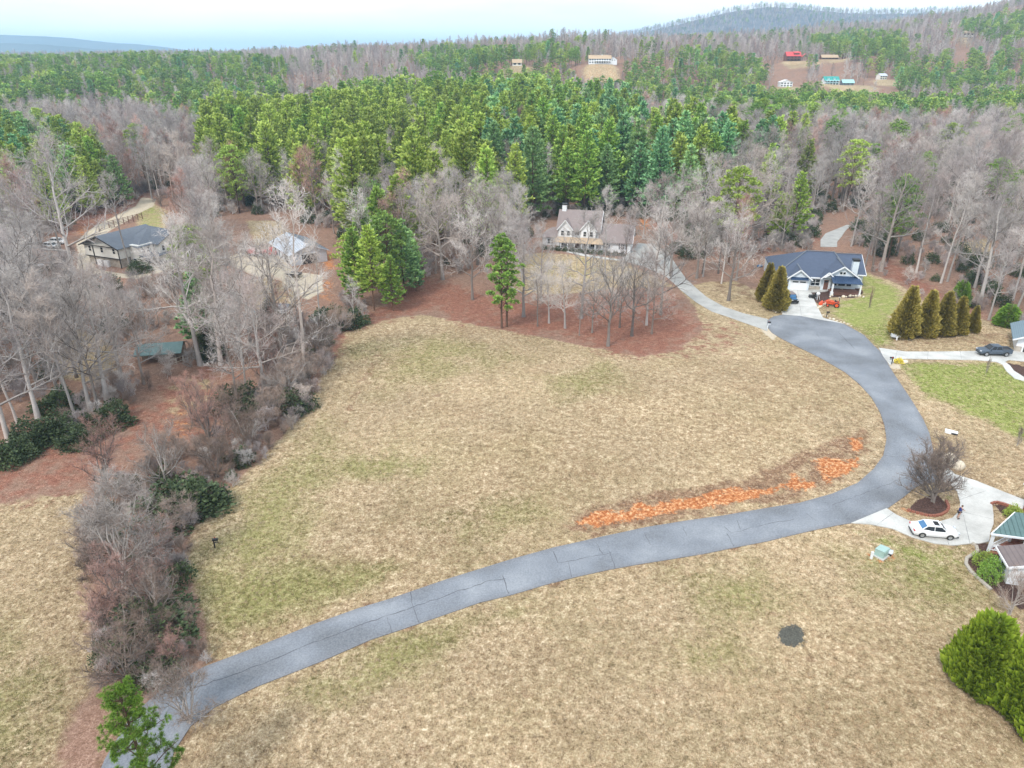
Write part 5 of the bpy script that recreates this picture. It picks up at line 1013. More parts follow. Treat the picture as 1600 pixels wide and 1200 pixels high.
def vehicle(e, W_, secs, cabin, paint, wx, wr, glass='carglass', rearglass=None, rim='rim', sunroof=False, roofmat=None):
    hw = W_/2; a = MB(); vs = []
    for x, zl, zh, k in secs:
        for s_ in (1, -1):
            pass
        vs += [(x, hw*k*.90, zl), (x, hw*k, zl+(zh-zl)*.35), (x, hw*k*.98, zl+(zh-zl)*.8), (x, hw*k*.86, zh), (x, -hw*k*.86, zh), (x, -hw*k*.98, zl+(zh-zl)*.8), (x, -hw*k, zl+(zh-zl)*.35), (x, -hw*k*.90, zl)]
    n = 8; m = len(secs); a.add(vs, [(i*n+j, (i+1)*n+j, (i+1)*n+(j+1) % n, i*n+(j+1) % n) for i in range(m-1) for j in range(n)]+[tuple(range(n)), tuple(range((m-1)*n, m*n))[::-1]])
    bo = a.build('body', M[paint], e)
    ar = MB()
    for x in wx:
        for s_ in (1, -1):
            vs = [(x, s_*(hw+.004), wr)]+[(x+(wr*1.22)*math.cos(PI*j/10), s_*(hw+.006), wr*.9+(wr*1.22)*math.sin(PI*j/10)) for j in range(11)]; ar.add(vs, [(0, j+1, j+2) for j in range(10)])
    ar.build('wheel_arch', M['black'], bo)
    xb0, xb1, xr0, xr1, zb, zr = cabin; wb, wt = hw*.88, hw*.70
    B_ = [(xb0, wb, zb), (xb1, wb, zb), (xb1, -wb, zb), (xb0, -wb, zb)]; T_ = [(xr0, wt, zr), (xr1, wt, zr), (xr1, -wt, zr), (xr0, -wt, zr)]
    MB().add([B_[1], B_[2], T_[2], T_[1]], [(0, 1, 2, 3)]).build('windscreen', M[glass], e); MB().add([B_[0], B_[3], T_[3], T_[0]], [(0, 3, 2, 1)]).build('rear_window', M[rearglass or glass], e)
    for s_ in (0, 1): (MB().add([B_[0], B_[1], T_[1], T_[0]], [(0, 1, 2, 3)]) if s_ == 0 else MB().add([B_[3], B_[2], T_[2], T_[3]], [(0, 3, 2, 1)])).build('side_window', M[glass], e)
    r_ = MB(); q = .03; r_.box(xr0-.05, xr1+.05, -wt-.03, wt+.03, zr-.02, zr+.05); ro = r_.build('roof', M[roofmat or paint], e)
    pm = MB()
    for i in range(4): pm.bar(B_[i], T_[i], .09, .07)
    for s_ in (1, -1): xm = (xb0+xb1)/2; pm.bar((xm, s_*(wb+.005), zb), ((xr0+xr1)/2, s_*(wt+.01), zr), .08, .05)
    pm.build('pillar', M[paint], bo)
    if sunroof: MB().box((xr0+xr1)/2+.05, xr1-.15, -wt*.62, wt*.62, zr+.05, zr+.06).build('sunroof', M['black'], ro)
    for x in wx:
        for s_ in (1, -1): wheel(e, x, s_*(hw-.1), wr, .24, rim)
    x0 = secs[0][0]; x1 = secs[-1][0]; zm = (secs[1][1]+secs[1][2])/2+.12
    for s_ in (1, -1):
        MB().box(x0-.015, x0+.12, s_*hw*.72-.16, s_*hw*.72+.16, zm, zm+.14).build('tail_light', M['redpaint'], e); MB().box(x1-.14, x1+.02, s_*hw*.66-.17, s_*hw*.66+.17, zm-.05, zm+.1).build('headlight', M['palemetal'], e)
        MB().box(xb1-.35, xb1-.15, s_*(hw+.02)-.1, s_*(hw+.02)+.1, zb+.02, zb+.16).build('mirror', M[paint], e)
    MB().box(x0-.03, x1+.02, -hw*.8, hw*.8, secs[1][1]-.04, secs[1][1]+.06).build('bumper', M['black'], e)
    return e
SED = [(-2.42, .42, .86, .78), (-2.3, .3, 1.02, .93), (-1.7, .25, 1.08, 1), (-.6, .24, .98, 1), (.8, .24, .96, 1), (1.5, .25, .92, .99), (2.1, .3, .8, .93), (2.4, .38, .66, .76)]
SUVS = [(-2.3, .5, 1.1, .85), (-2.2, .35, 1.2, .96), (-1, .32, 1.15, 1), (.7, .32, 1.12, 1), (1.4, .34, 1.08, .99), (2.1, .38, .98, .93), (2.3, .45, .85, .8)]
x, y = at(1457, 836); c = vehicle(empty('sedan', (x, y, H1(x, y)+.12), R(-9), 'white sedan with dark sunroof and sky-blue rear window on the curved driveway', 'car'), 1.86, SED, (-1.75, 1.15, -1.05, .45, .95, 1.45), 'carwhite', (-1.5, 1.45), .34, rearglass='skyglass', sunroof=True, rim='rim')
x, y = at(1551, 555); e = empty('pickup_truck', (x, y, H1(x, y)+.12), R(178), 'dark blue-grey crew-cab pickup parked on the straight driveway at right', 'truck')
PK = [(-2.8, .6, 1.1, .92), (-2.75, .5, 1.15, .97), (-.95, .5, 1.18, 1), (-.9, .5, 1.2, 1), (1.1, .5, 1.2, 1), (1.7, .5, 1.2, .99), (2.55, .52, 1.12, .96), (2.8, .6, .95, .85)]
vehicle(e, 1.98, PK, (-.95, 1.35, -.75, .65, 1.17, 1.82), 'grayblue', (-1.75, 1.75), .42); b = MB(); b.box(-2.7, -1.05, -.78, .78, 1.16, 1.19); b.build('cargo_bed', M['black'], e)
b = MB(); b.box(-2.78, -1.0, .8, .97, 1.16, 1.3); b.box(-2.78, -1.0, -.97, -.8, 1.16, 1.3); b.box(-2.8, -2.7, -.8, .8, 1.16, 1.3); b.build('bed_rail', M['grayblue'], e)
x, y = at(1236, 472); e = empty('off_road_vehicle', (x, y, H1(x, y)+.13), R(-88), 'boxy dark off-road vehicle with grey top and blue windscreen on the wide driveway', 'car')
vehicle(e, 1.86, [(-2.0, .5, 1.1, .93), (-1.9, .45, 1.12, .97), (.5, .45, 1.12, .97), (.7, .5, 1.1, .85), (1.8, .55, 1.06, .8), (1.95, .6, 1.0, .78)], (-1.85, .62, -1.8, .4, 1.1, 1.82), 'black', (-1.3, 1.35), .42, glass='carglass', roofmat='mauve', rim='darkrim')
MB().add([(.68, .74, 1.14), (.68, -.74, 1.14), (.46, -.6, 1.78), (.46, .6, 1.78)], [(0, 1, 2, 3)]).build('windscreen_glass', M['skyglass'], e); MB().box(.75, 1.8, -.6, .6, 1.06, 1.12).build('bonnet', M['skyglass'], e); MB().box(-2.25, -2.02, -.35, .35, .7, 1.4).build('spare_wheel', M['rubber'], e)
for (px, py), rz, nm, lb in (((82, 388), -12, 'car', 'white estate car parked on the leafy verge left of the cream house'), ((92, 381), -8, 'car', 'second white car half hidden behind the white estate car, far left')):
    x, y = at(px, py); vehicle(empty('parked_car', (x, y, H1(x, y)), R(rz), lb, nm), 1.85, SUVS, (-2.0, 1.1, -1.8, .5, 1.1, 1.68), 'carwhite', (-1.4, 1.4), .36)
x, y = at(401, 499); vehicle(empty('parked_car', (x, y, H1(x, y)), R(10), 'dark teal vehicle parked beside the small wooden shed in the left woods', 'car'), 1.9, SUVS, (-2.0, 1.1, -1.8, .5, 1.1, 1.75), 'tealshingle', (-1.4, 1.4), .38)
x, y = at(352, 412); vehicle(empty('parked_car', (x, y, H1(x, y)), R(100), 'white van nosing out between trees left of the gravel yard', 'van'), 1.9, SUVS, (-2.0, 1.1, -1.8, .5, 1.1, 1.9), 'carwhite', (-1.4, 1.4), .38)
x, y = at(1092, 394); vehicle(empty('parked_car', (x, y, H1(x, y)), R(0), 'small white car between bare trees right of the farmhouse forecourt', 'car'), 1.85, SED, (-1.75, 1.15, -1.05, .45, .95, 1.45), 'carwhite', (-1.5, 1.45), .34)
x, y = at(65, 421); e = empty('utility_trailer', (x, y, H1(x, y)), R(25), 'small dark trailer with a white tank half hidden in the far left woods', 'trailer'); MB().box(-1.3, 1.3, -.7, .7, .45, .6).build('deck', M['black'], e); MB().ball((.1, 0, 1.05), (.8, .5, .48), 12, 8).build('tank', M['white'], e, True); MB().bar((1.3, 0, .5), (2.2, 0, .45), .1).build('tow_bar', M['black'], e)
for q in (.72, -.72): wheel(e, 0, q, .3, .18)
# red truck and trailer by the workshop
x, y = at(414, 400); e = empty('red_truck', (x, y, H1(x, y)), R(4), 'red flatbed truck next to the pale workshop', 'truck')
a = MB(); a.box(-2.9, 1.0, -1, 1, .75, .95); a.build('flatbed', M['black'], e); a = MB(); a.box(1.1, 2.4, -1, 1, .5, 2.2); a.box(2.4, 3.2, -.9, .9, .5, 1.35); a.build('cab', M['redpaint'], e); MB().box(2.3, 2.43, -.8, .8, 1.4, 2.05).build('windscreen', M['carglass'], e); MB().box(-2.8, .9, -1.03, 1.03, .95, 1.6).build('load', M['redpaint'], e)
for q in (-2, -1.1, 2.3):
    for s_ in (1, -1): wheel(e, q, s_*.9, .45, .28)
x, y = at(396, 399); e = empty('red_trailer', (x, y, H1(x, y)), R(4), 'red machine on wheels behind the red truck', 'trailer')
a = MB(); a.box(-1.5, 1.2, -.8, .8, .7, 1.5); a.box(-.6, .8, -.6, .6, 1.5, 2.0); a.build('body', M['redpaint'], e); MB().bar((1.2, 0, .8), (2.2, 0, .6), .12).build('tow_bar', M['black'], e)
for q in (-.8, .5):
    for s_ in (1, -1): wheel(e, q, s_*.75, .42, .26)
# orange compact tractor with loader
x, y = at(1300, 479); e = empty('tractor', (x, y, H1(x, y)), R(158), 'bright orange compact tractor with raised front loader on the lawn edge', 'tractor')
a = MB(); a.box(-.3, 1.3, -.32, .32, .6, 1.15); a.box(.6, 1.35, -.3, .3, 1.15, 1.22); a.build('bonnet', M['orange'], e); MB().box(-1.2, 1.2, -.22, .22, .4, .6).build('chassis', M['black'], e)
for s_ in (1, -1):
    a = MB(); a.box(-1.35, -.35, s_*.62-.2, s_*.62+.2, 1.1, 1.18); a.box(-.4, -.32, s_*.62-.2, s_*.62+.2, .6, 1.15); a.build('fender', M['orange'], e)
    a = MB(); a.bar((-.2, s_*.5, 1.15), (1.0, s_*.5, 1.35), .12); a.bar((1.0, s_*.5, 1.35), (2.1, s_*.5, .55), .12); a.bar((0, s_*.42, .55), (.1, s_*.5, 1.2), .14); a.build('loader_arm', M['orange'], e)
    wheel(e, -.85, s_*.68, .58, .36, 'orange'); wheel(e, .95, s_*.55, .34, .22, 'orange')
a = MB(); a.prism([(2.05, .2), (2.75, .25), (2.8, .35), (2.2, .95), (2.05, .95)], 'y', -.75, .75); a.build('bucket', M['orange'], e); MB().box(-.95, -.5, -.22, .22, .75, 1.3).build('seat', M['black'], e)
a = MB(); a.bar((-1.2, -.5, 1.0), (-1.2, -.5, 2.2), .07); a.bar((-1.2, .5, 1.0), (-1.2, .5, 2.2), .07); a.bar((-1.2, -.5, 2.2), (-1.2, .5, 2.2), .07); a.build('roll_bar', M['black'], e); a = MB(); a.tube([(-.3, 0, 1.2), (-.45, 0, 1.45)], [.03, .03]); a.tube([(-.5, -.01, 1.42), (-.44, .01, 1.5)], [.19, .19], 10); a.build('steering_wheel', M['black'], e)
x, y = at(1270, 466); e = empty('ride_on_mower', (x, y, H1(x, y)+.02), R(170), 'black ride-on mower at the driveway edge beside the mulch bed', 'mower')
MB().box(-.8, .9, -.5, .5, .35, .7).build('body', M['black'], e); MB().box(-.4, .3, -.65, .65, .15, .32).build('mower_deck', M['black'], e); a = MB(); a.box(-.4, .1, -.28, .28, .7, .85); a.box(-.5, -.36, -.28, .28, .85, 1.3); a.build('seat', M['rubber'], e)
for s_ in (1, -1): wheel(e, -.5, s_*.55, .32, .24); wheel(e, .75, s_*.42, .2, .14); MB().tube([(.2, s_*.3, .7), (.3, s_*.3, 1.15), (.1, s_*.2, 1.2)], [.025]*3).build('handle', M['rim'], e)
x, y = at(1277, 468); e = empty('tripod_stand', (x, y, H1(x, y)+.02), 0, 'white round-topped stand on splayed legs beside the black mower', 'tripod'); MB().ball((0, 0, 1.35), (.42, .42, .36), 14, 8).build('dome', M['white'], e, True)  # white dome on splayed legs, taken only as a tripod stand
for i in range(3): MB().bar((.15*math.cos(i*2.1), .15*math.sin(i*2.1), 1.1), (.55*math.cos(i*2.1), .55*math.sin(i*2.1), 0), .07).build('leg', M['white'], e)

# ------------------------------------------------------------------ person on the driveway
def person(x, y, z, rz, label):
    e = empty('person', (x, y, z), rz, label, 'person')
    J = dict(pel=(0, 0, .93), ches=(.06, 0, 1.32), nk=(.12, 0, 1.5), hd=(.17, 0, 1.66), sL=(.07, .19, 1.42), sR=(.07, -.19, 1.42), eL=(.14, .27, 1.15), eR=(.3, -.26, 1.2), wL=(.32, .22, .98), wR=(.52, -.2, 1.1), hL=(.40, .21, .95), hR=(.60, -.19, 1.08), tL=(.0, .1, .88), tR=(.0, -.1, .88), kL=(.1, .12, .5), kR=(-.06, -.12, .5), aL=(.04, .13, .09), aR=(-.16, -.13, .1), fL=(.2, .15, .03), fR=(.0, -.15, .03))
    rad = dict(pel=.15, ches=.16, nk=.06, hd=.105, sL=.075, sR=.075, eL=.045, eR=.045, wL=.03, wR=.03, hL=.035, hR=.035, tL=.1, tR=.1, kL=.06, kR=.06, aL=.04, aR=.04, fL=.035, fR=.035)
    E_ = [('pel', 'ches'), ('ches', 'nk'), ('nk', 'hd'), ('ches', 'sL'), ('ches', 'sR'), ('sL', 'eL'), ('sR', 'eR'), ('eL', 'wL'), ('eR', 'wR'), ('wL', 'hL'), ('wR', 'hR'), ('pel', 'tL'), ('pel', 'tR'), ('tL', 'kL'), ('tR', 'kR'), ('kL', 'aL'), ('kR', 'aR'), ('aL', 'fL'), ('aR', 'fR')]
    def fig(name, keys, mat, grow=0):
        ks = [k for k in J if k in keys]; me = bpy.data.meshes.new(name); me.from_pydata([J[k] for k in ks], [(ks.index(a_), ks.index(b_)) for a_, b_ in E_ if a_ in keys and b_ in keys], []); o = link(name, me, e); md = o.modifiers.new('skin', 'SKIN')
        for i, k in enumerate(ks): v = me.skin_vertices[0].data[i]; v.radius = (rad[k]+grow, rad[k]+grow); v.use_root = i == 0
        o.modifiers.new('sub', 'SUBSURF').levels = 1; o.modifiers['sub'].render_levels = 1; me.materials.append(M[mat]); return o
    fig('body', set(J), 'skin'); fig('shirt', {'pel', 'ches', 'sL', 'sR'}, 'navy', .02); fig('shorts', {'pel', 'tL', 'tR'}, 'black', .025)
    h = MB(); h.ball((.15, 0, 1.70), (.12, .11, .12), 10, 8); h.build('hair', M['hair'], e, True); 
    for s_, f_ in ((1, 'fL'), (-1, 'fR')): c = J[f_]; MB().box(c[0]-.2, c[0]+.1, c[1]-.05, c[1]+.05, 0, .09).build('shoe', M['black'], e)
    return e
x, y = at(1496, 811); person(x, y, H1(x, y)+.12, R(15), 'person in a navy shirt and black shorts walking across the curved driveway')

# ------------------------------------------------------------------ small fixtures
def mailbox(px, py, post, box, label, rz=0, z=0, hh=1.05):
    x, y = at(px, py); e = empty('mailbox', (x, y, H1(x, y)+z), R(rz), label, 'mailbox'); a = MB(); a.box(-.06, .06, -.06, .06, -.1, hh); a.box(-.06, .5, -.04, .04, hh-.3, hh-.22); a.build('post', M[post], e)
    prof = [(-.14, hh)]+[(-.14*math.cos(t_), hh+.16+.13*math.sin(t_)) for t_ in np.linspace(0, PI, 7)]+[(.14, hh)]; a = MB(); a.prism([(p_[0], p_[1]) for p_ in prof], 'x', -.1, .5); a.build('box', M[box], e); MB().box(.1, .2, .145, .165, hh+.1, hh+.35).build('flag', M['redpaint'], e); return e
mailbox(1199, 514, 'white', 'black', 'white-posted mailbox on a pale pad where the lane meets the turning circle', 0, hh=1.3)
mailbox(1393, 569, 'black', 'black', 'black mailbox on a pale stone pad by the straight driveway', 180, .05)
mailbox(1482, 712, 'black', 'black', 'black mailbox behind the pale boulders at the loop driveway', 0)
mailbox(1291, 496, 'black', 'black', 'black mailbox at the corner of the wide driveway', 0)
mailbox(336, 856, 'black', 'black', 'lone black mailbox-like post in the field beside the hedgerow', 10, hh=1.0)
x, y = at(1376, 868); e = empty('transformer_box', (x, y, H1(x, y)), R(38), 'pale green electrical transformer box on a concrete pad in the grass', 'utility box')
MB().box(-.75, .75, -.65, .65, -.05, .12).build('pad', M['concrete'], e); MB().box(-.55, .55, -.5, .5, .12, .85).build('cabinet', M['utility'], e); a = MB(); a.prism([(-.58, .85), (.52, .85), (.5, .95), (-.5, 1.05)], 'x', -.6, .6); a.build('lid', M['utility'], e)
x, y = at(1384, 864); e = empty('utility_cover', (x, y, H1(x, y)), R(-35), 'low grey utility cover just right of the green transformer box', 'utility box'); MB().box(-.65, .6, -.35, .35, 0, .3).build('base', M['black'], e); MB().box(-.7, .65, -.4, .4, .3, .38).build('lid', M['palemetal'], e)
x, y = at(1361, 873); e = empty('marker_post', (x, y, H1(x, y)), 0, 'short white marker post left of the green transformer box', 'post'); MB().box(-.11, .11, -.09, .09, -.05, .85).build('post', M['white'], e); MB().box(-.12, .12, -.1, .1, .85, .9).build('cap', M['white'], e)
x, y = at(1398, 530); e = empty('utility_cover', (x, y, H1(x, y)), R(-15), 'pale grey sloping utility box with white post before the first golden conifer', 'utility box'); a = MB(); a.prism([(-.8, .55), (.8, .4), (.85, .85), (-.75, 1.05)], 'y', -.4, .4); a.build('box', M['palemetal'], e); MB().box(.1, .32, -.55, -.42, 0, .9).build('post', M['white'], e)
x, y = at(1486, 677); e = empty('culvert_end', (x, y, H1(x, y)), R(-30), 'white culvert end lying at the edge of the green lawn', 'culvert'); a = MB(); a.prism([(-.8, .0), (.8, .0), (.8, .32), (-.8, .42)], 'y', -.35, .35); a.build('headwall', M['white'], e); MB().box(.0, .8, -.38, -.34, .02, .25).build('pipe_opening_shade', M['black'], e)  # pipe mouth is a black plate painted as shade
x, y = at(1404, 567); e = empty('planter', (x, y, H1(x, y)), 0, 'yellow flowering clump with a pale round rock beside the black mailbox', 'planting'); a = MB(); rn = random.Random(5); a.rock((1.0, -.1, .25), (.7, .5, .35), rn); a.build('rock', M['palerock'], e, True); T, F = shrub(31, .8, .8, 260, .3); link('foliage', F.mesh('flower_clump', M['yellow']), e)
def rocks(name, spots, mat, label, group, size, seed, cat='boulder', lift=0):
    rn = random.Random(seed)
    for i, (px, py) in enumerate(spots):
        x, y = at(px, py); k = size*rn.uniform(.6, 1.2); a = MB(); a.rock((0, 0, k*.25), (k*.6, k*.45, k*.42), rn); o = a.build(name, M[mat], None, True); o.location = (x, y, H1(x, y)+lift); o.rotation_euler = (0, 0, rn.uniform(0, 6)); tag(o, label if isinstance(label, str) else label[i], cat, group)
rn = random.Random(21)
rocks('boulder', [(1462, 713), (1467, 720), (1473, 724), (1474, 716), (1480, 719), (1484, 714), (1478, 726), (1490, 716), (1486, 722)], 'palerock', 'pale cream boulder heaped round the black mailbox by the loop driveway', 'boulders heaped by the loop driveway', 1.15, 4)
rocks('boulder', [(1493, 731)], 'palerock', 'largest round cream boulder, right end of the heap by the loop driveway', None, 1.9, 6)
rocks('boulder', [(1312+i*5.2+rn.uniform(-1, 1), 466-2.5*math.sin(i*.42)+rn.uniform(-1, 1)) for i in range(8)]+[(1318-i*3.5, 452+i*2.1) for i in range(7)]+[(1278+i*2.5, 482-i*1.5) for i in range(6)], 'palerock', 'pale edging rock of the mulch bed in front of the porch', 'edging rocks round the porch mulch bed', .75, 8, 'rock')
rocks('boulder', [(1286+i*5.5, 494+i*2.0+rn.uniform(-.8, .8)) for i in range(9)]+[(1209+i*3, 487+rn.uniform(-1.5, 1.5)) for i in range(6)], 'palerock', 'pale edging rock beside the rim of the turning circle', 'edging rocks at the turning circle', .6, 9, 'rock')
def edging(name, line, mat, w_, h_, label, step=.42):
    P = [Vector((*at(*p), 0)) for p in line]; e = empty(name, (P[0].x, P[0].y, H1(P[0].x, P[0].y)), 0, label, 'edging'); o_ = e.location.copy(); me = None; rn = random.Random(2)
    me = MB().box(-step*.46, step*.46, -w_/2, w_/2, -.05, h_).mesh('brick', M[mat])
    for a, b in zip(P, P[1:]):
        n = max(1, round((b-a).length/step)); an = math.atan2(b.y-a.y, b.x-a.x)
        for i in range(n): q = a.lerp(b, (i+.5)/n); k = link('brick', me, e); k.location = Vector((q.x, q.y, H1(q.x, q.y)+rn.uniform(-.015, .015)))-o_; k.rotation_euler = (0, 0, an+rn.uniform(-.06, .06))
    return e
edging('bed_edging', [(1417, 797), (1430, 801.5), (1450, 806.5), (1462, 806.5), (1470, 805), (1479, 800), (1482.5, 794), (1478, 783)], 'brick', .3, .22, 'curved red-brick edging round the mulch bed under the bushy bare tree')
edging('bed_edging', [(1517, 849), (1525, 853), (1527, 862), (1519, 868), (1510, 873), (1509, 882), (1516, 893), (1530, 906), (1548, 922)], 'stone', .32, .2, 'winding tan stone edging of the mulch bed before the brick house')
edging('bed_edging', [(1548, 789), (1556, 786), (1568, 789), (1590, 797)], 'brick', .3, .3, 'low brick edging beside the driveway above the teal porch roof')
def rail_fence(name, line, label, posts, rails, h_=1.2, mat='wood', cat='fence'):
    P = [Vector((*at(*p), 0)) for p in line]; e = empty(name, (P[0].x, P[0].y, H1(P[0].x, P[0].y)), 0, label, cat); o_ = e.location.copy(); Q = [P[0].lerp(P[1], i/(posts-1)) for i in range(posts)]
    for q in Q: k = MB().box(-.09, .09, -.09, .09, -.2, h_).build('post', M[mat], e); k.location = Vector((q.x, q.y, H1(q.x, q.y)))-o_
    for a, b in zip(Q, Q[1:]):
        for r_ in range(rails): z = h_*(.3+.62*r_/max(1, rails-1)); A = Vector((a.x, a.y, H1(a.x, a.y)+z))-o_; B_ = Vector((b.x, b.y, H1(b.x, b.y)+z))-o_; MB().bar(A, B_, .05, .13).build('rail', M[mat], e)
    return e
rail_fence('rail_fence', [(265, 573), (298, 560)], 'short pale split-rail fence right of the mossy-roofed shack', 4, 2, 1.1, 'palewood')
rail_fence('retaining_fence', [(171, 356), (223, 342)], 'dark timber fence on posts behind the cream house', 8, 4, 2.2, 'deckwood')
for px in (171, 220):
    pass
x, y = at(460, 432); e = empty('flatbed_trailer', (x, y, H1(x, y)), R(-20), 'low flat trailer with dark rails in the gravel yard before the workshop', 'trailer'); MB().box(-1.7, 1.7, -1, 1, .5, .58).build('deck', M['palewood'], e); a = MB()
for s_ in (1, -1): a.box(-1.7, 1.7, s_*1.0-.04, s_*1.0+.04, .58, .95)
a.box(1.66, 1.74, -1, 1, .58, .95); a.build('rail', M['black'], e); MB().bar((-1.7, 0, .5), (-2.9, 0, .45), .1).build('tow_bar', M['black'], e)
for s_ in (1, -1): wheel(e, -.2, s_*1.15, .33, .2)
x, y = at(1187, 417); e = empty('pool_cover', (x, y, H1(x, y)), R(20), 'small bright blue tarp on the leafy slope left of the blue-roofed house', 'tarp'); a = MB(); a.ball((0, 0, .25), (.9, .6, .4), 10, 6); a.build('tarp', M['skyglass'], e, True)

# ------------------------------------------------------------------ hand-placed trees and shrubs
def tp(px, py): return at(px, py)
def T_(kind, v, px, py, h, label, group=None, sq=None, lean=None, rot=None, name=None):
    x, y = tp(px, py); return tree(kind, name or ('bare_tree' if kind == 'bare' else 'pine_tree'), v, x, y, h, rot, label, group, sq=sq, lean=lean)
GV = 'bare trees of the grove at the top of the field'
for v, px, py, h, lb in (('oak1', 950, 541, 17, 'bare tree standing furthest forward into the field, below the grove'), ('oak1', 987, 525, 16, 'forking bare tree just right of the foremost tree of the grove'), ('oak0', 883, 513, 13, 'low pale gnarled tree at the front of the grove'), ('oak0', 908, 497, 21, 'tall white-trunked tree in the middle of the grove'),
    ('oak2', 818, 495, 19, 'leaning pale trees at the left front of the grove, right of the twin pines'), ('oak0', 692, 437, 24, 'broad pale spreading tree at the woods corner, left of the twin pines'), ('oak1', 738, 468, 19, 'dark-trunked spreading tree left of the twin pines'), ('oak2', 1010, 508, 14, 'bushy pale tree at the right edge of the grove'),
    ('oak1', 1032, 492, 17, 'bare tree at the right end of the red leaf carpet'), ('oak0', 845, 470, 17, None), ('tall1', 965, 480, 19, None), ('oak1', 925, 520, 11, 'small dark tree between the tall white trunk and the foremost tree'), ('oak1', 968, 512, 12, 'small dark forked tree behind the gap of the two foremost trees'), ('tall1', 905, 524, 10, 'thin short tree at the front edge of the red leaf carpet'), ('oak0', 858, 505, 12, 'short pale spreading tree left of the low gnarled tree in the grove'), ('oak1', 1018, 522, 12, 'short dark tree at the right front of the grove'), ('tall3', 840, 510, 12, 'short slender tree at the left front of the grove'), ('tall0', 800, 462, 20, None), ('oak1', 780, 450, 19, None),
    ('tall2', 945, 440, 23, None), ('tall3', 1022, 455, 19, None), ('oak1', 760, 425, 21, None), ('oak2', 720, 405, 22, None), ('oak0', 790, 405, 22, None), ('tall2', 815, 425, 22, None)):
    T_('bare', v, px, py, h, lb or 'bare hardwood inside the grove on the red leaf carpet, before the farmhouse', None if lb else GV)
for v, px, py, h, lb in (('oak0', 1048, 432, 21, 'spreading bare tree over the farmhouse forecourt'), ('oak2', 1025, 415, 22, 'second bare tree by the farmhouse forecourt'), ('oak1', 1098, 428, 15, 'small dark tree on the bank right of the lane'), ('oak1', 1138, 470, 19, 'leaning dark-trunked tree between the lane and the turning circle'), ('tall4', 1127, 443, 17, 'slim bare tree behind the leaning dark-trunked tree'),
    ('oak0', 1162, 395, 27, 'tallest pale bare tree left of the blue-roofed house'), ('tall2', 1190, 375, 26, 'tall pale bare tree behind the tarp'), ('oak0', 1090, 375, 24, 'pale broad bare tree behind the forecourt'), ('tall0', 1330, 385, 24, 'pale bare tree behind the right wing of the blue-roofed house'), ('oak2', 1376, 424, 28, 'great white-barked tree at the lawn corner right of the blue-roofed house'),
    ('tall0', 1352, 415, 17, 'slender tree just right of the chimney'), ('tall2', 1580, 509, 27, 'white-trunked tree behind the garage wing at the right edge'), ('oak0', 1530, 478, 25, 'pale branching tree on the right slope behind the golden conifers'), ('tall2', 1480, 440, 26, 'tall tree on the slope behind the green round bush'), ('tall4', 1545, 500, 19, 'thin leaning tree near the bright shrubs at right'),
    ('oak1', 985, 392, 12, 'round-headed bare tree at the farmhouse right wing'), ('oak2', 1005, 372, 15, 'spreading pale tree behind the farmhouse garage')):
    T_('bare', v, px, py, h, lb)
for v, px, py, h, lb in (('oak2', 118, 440, 32, 'very tall twin-trunked pale tree just left of the cream house'), ('tall2', 108, 432, 30, 'tall straight tree beside the twin-trunked one, left of the cream house'), ('tall2', 205, 425, 25, 'tall fork-topped tree right in front of the cream house'), ('tall2', 478, 598, 33, 'giant pale-trunked tree at the head of the hedgerow, before the workshop'), ('oak0', 345, 570, 24, 'stout pale tree near the dark round evergreen in the left woods'),
    ('oak1', 356, 566, 13, 'broken-topped pale stump tree beside the stout pale tree'), ('tall2', 386, 622, 18, 'slim white-barked tree rising from the hedgerow'), ('oak0', 60, 655, 22, 'pale spreading tree at the front left of the near woods'), ('oak0', 140, 640, 18, 'pale wide-branching tree above the red-brown clearing'), ('oak2', 15, 690, 21, 'pale tree at the left frame edge above the clearing'), ('oak1', 120, 590, 15, 'dark-trunked tree in the small olive clearing'),
    ('oak0', 225, 600, 15, 'pale tree arching over the mossy-roofed shack'), ('oak1', 305, 480, 17, 'forked dark tree between the cream house and the shed'), ('oak2', 362, 470, 15, 'pale tree left of the workshop yard'), ('tall5', 300, 400, 22, 'pinkish hazy tree behind the cream house yard'),
    ('oak0', 172, 530, 12, 'pale tree behind the olive clearing'), ('oak2', 30, 560, 22, 'pale tangled tree at the left edge, mid height'), ('oak0', 70, 500, 21, 'pale tangled tree below the trailer'), ('oak1', 285, 510, 14, 'bare tree behind the mossy-roofed shack'), ('tall0', 500, 500, 16, 'thin bare trees at the workshop bank')):
    T_('bare', v, px, py, h, lb)
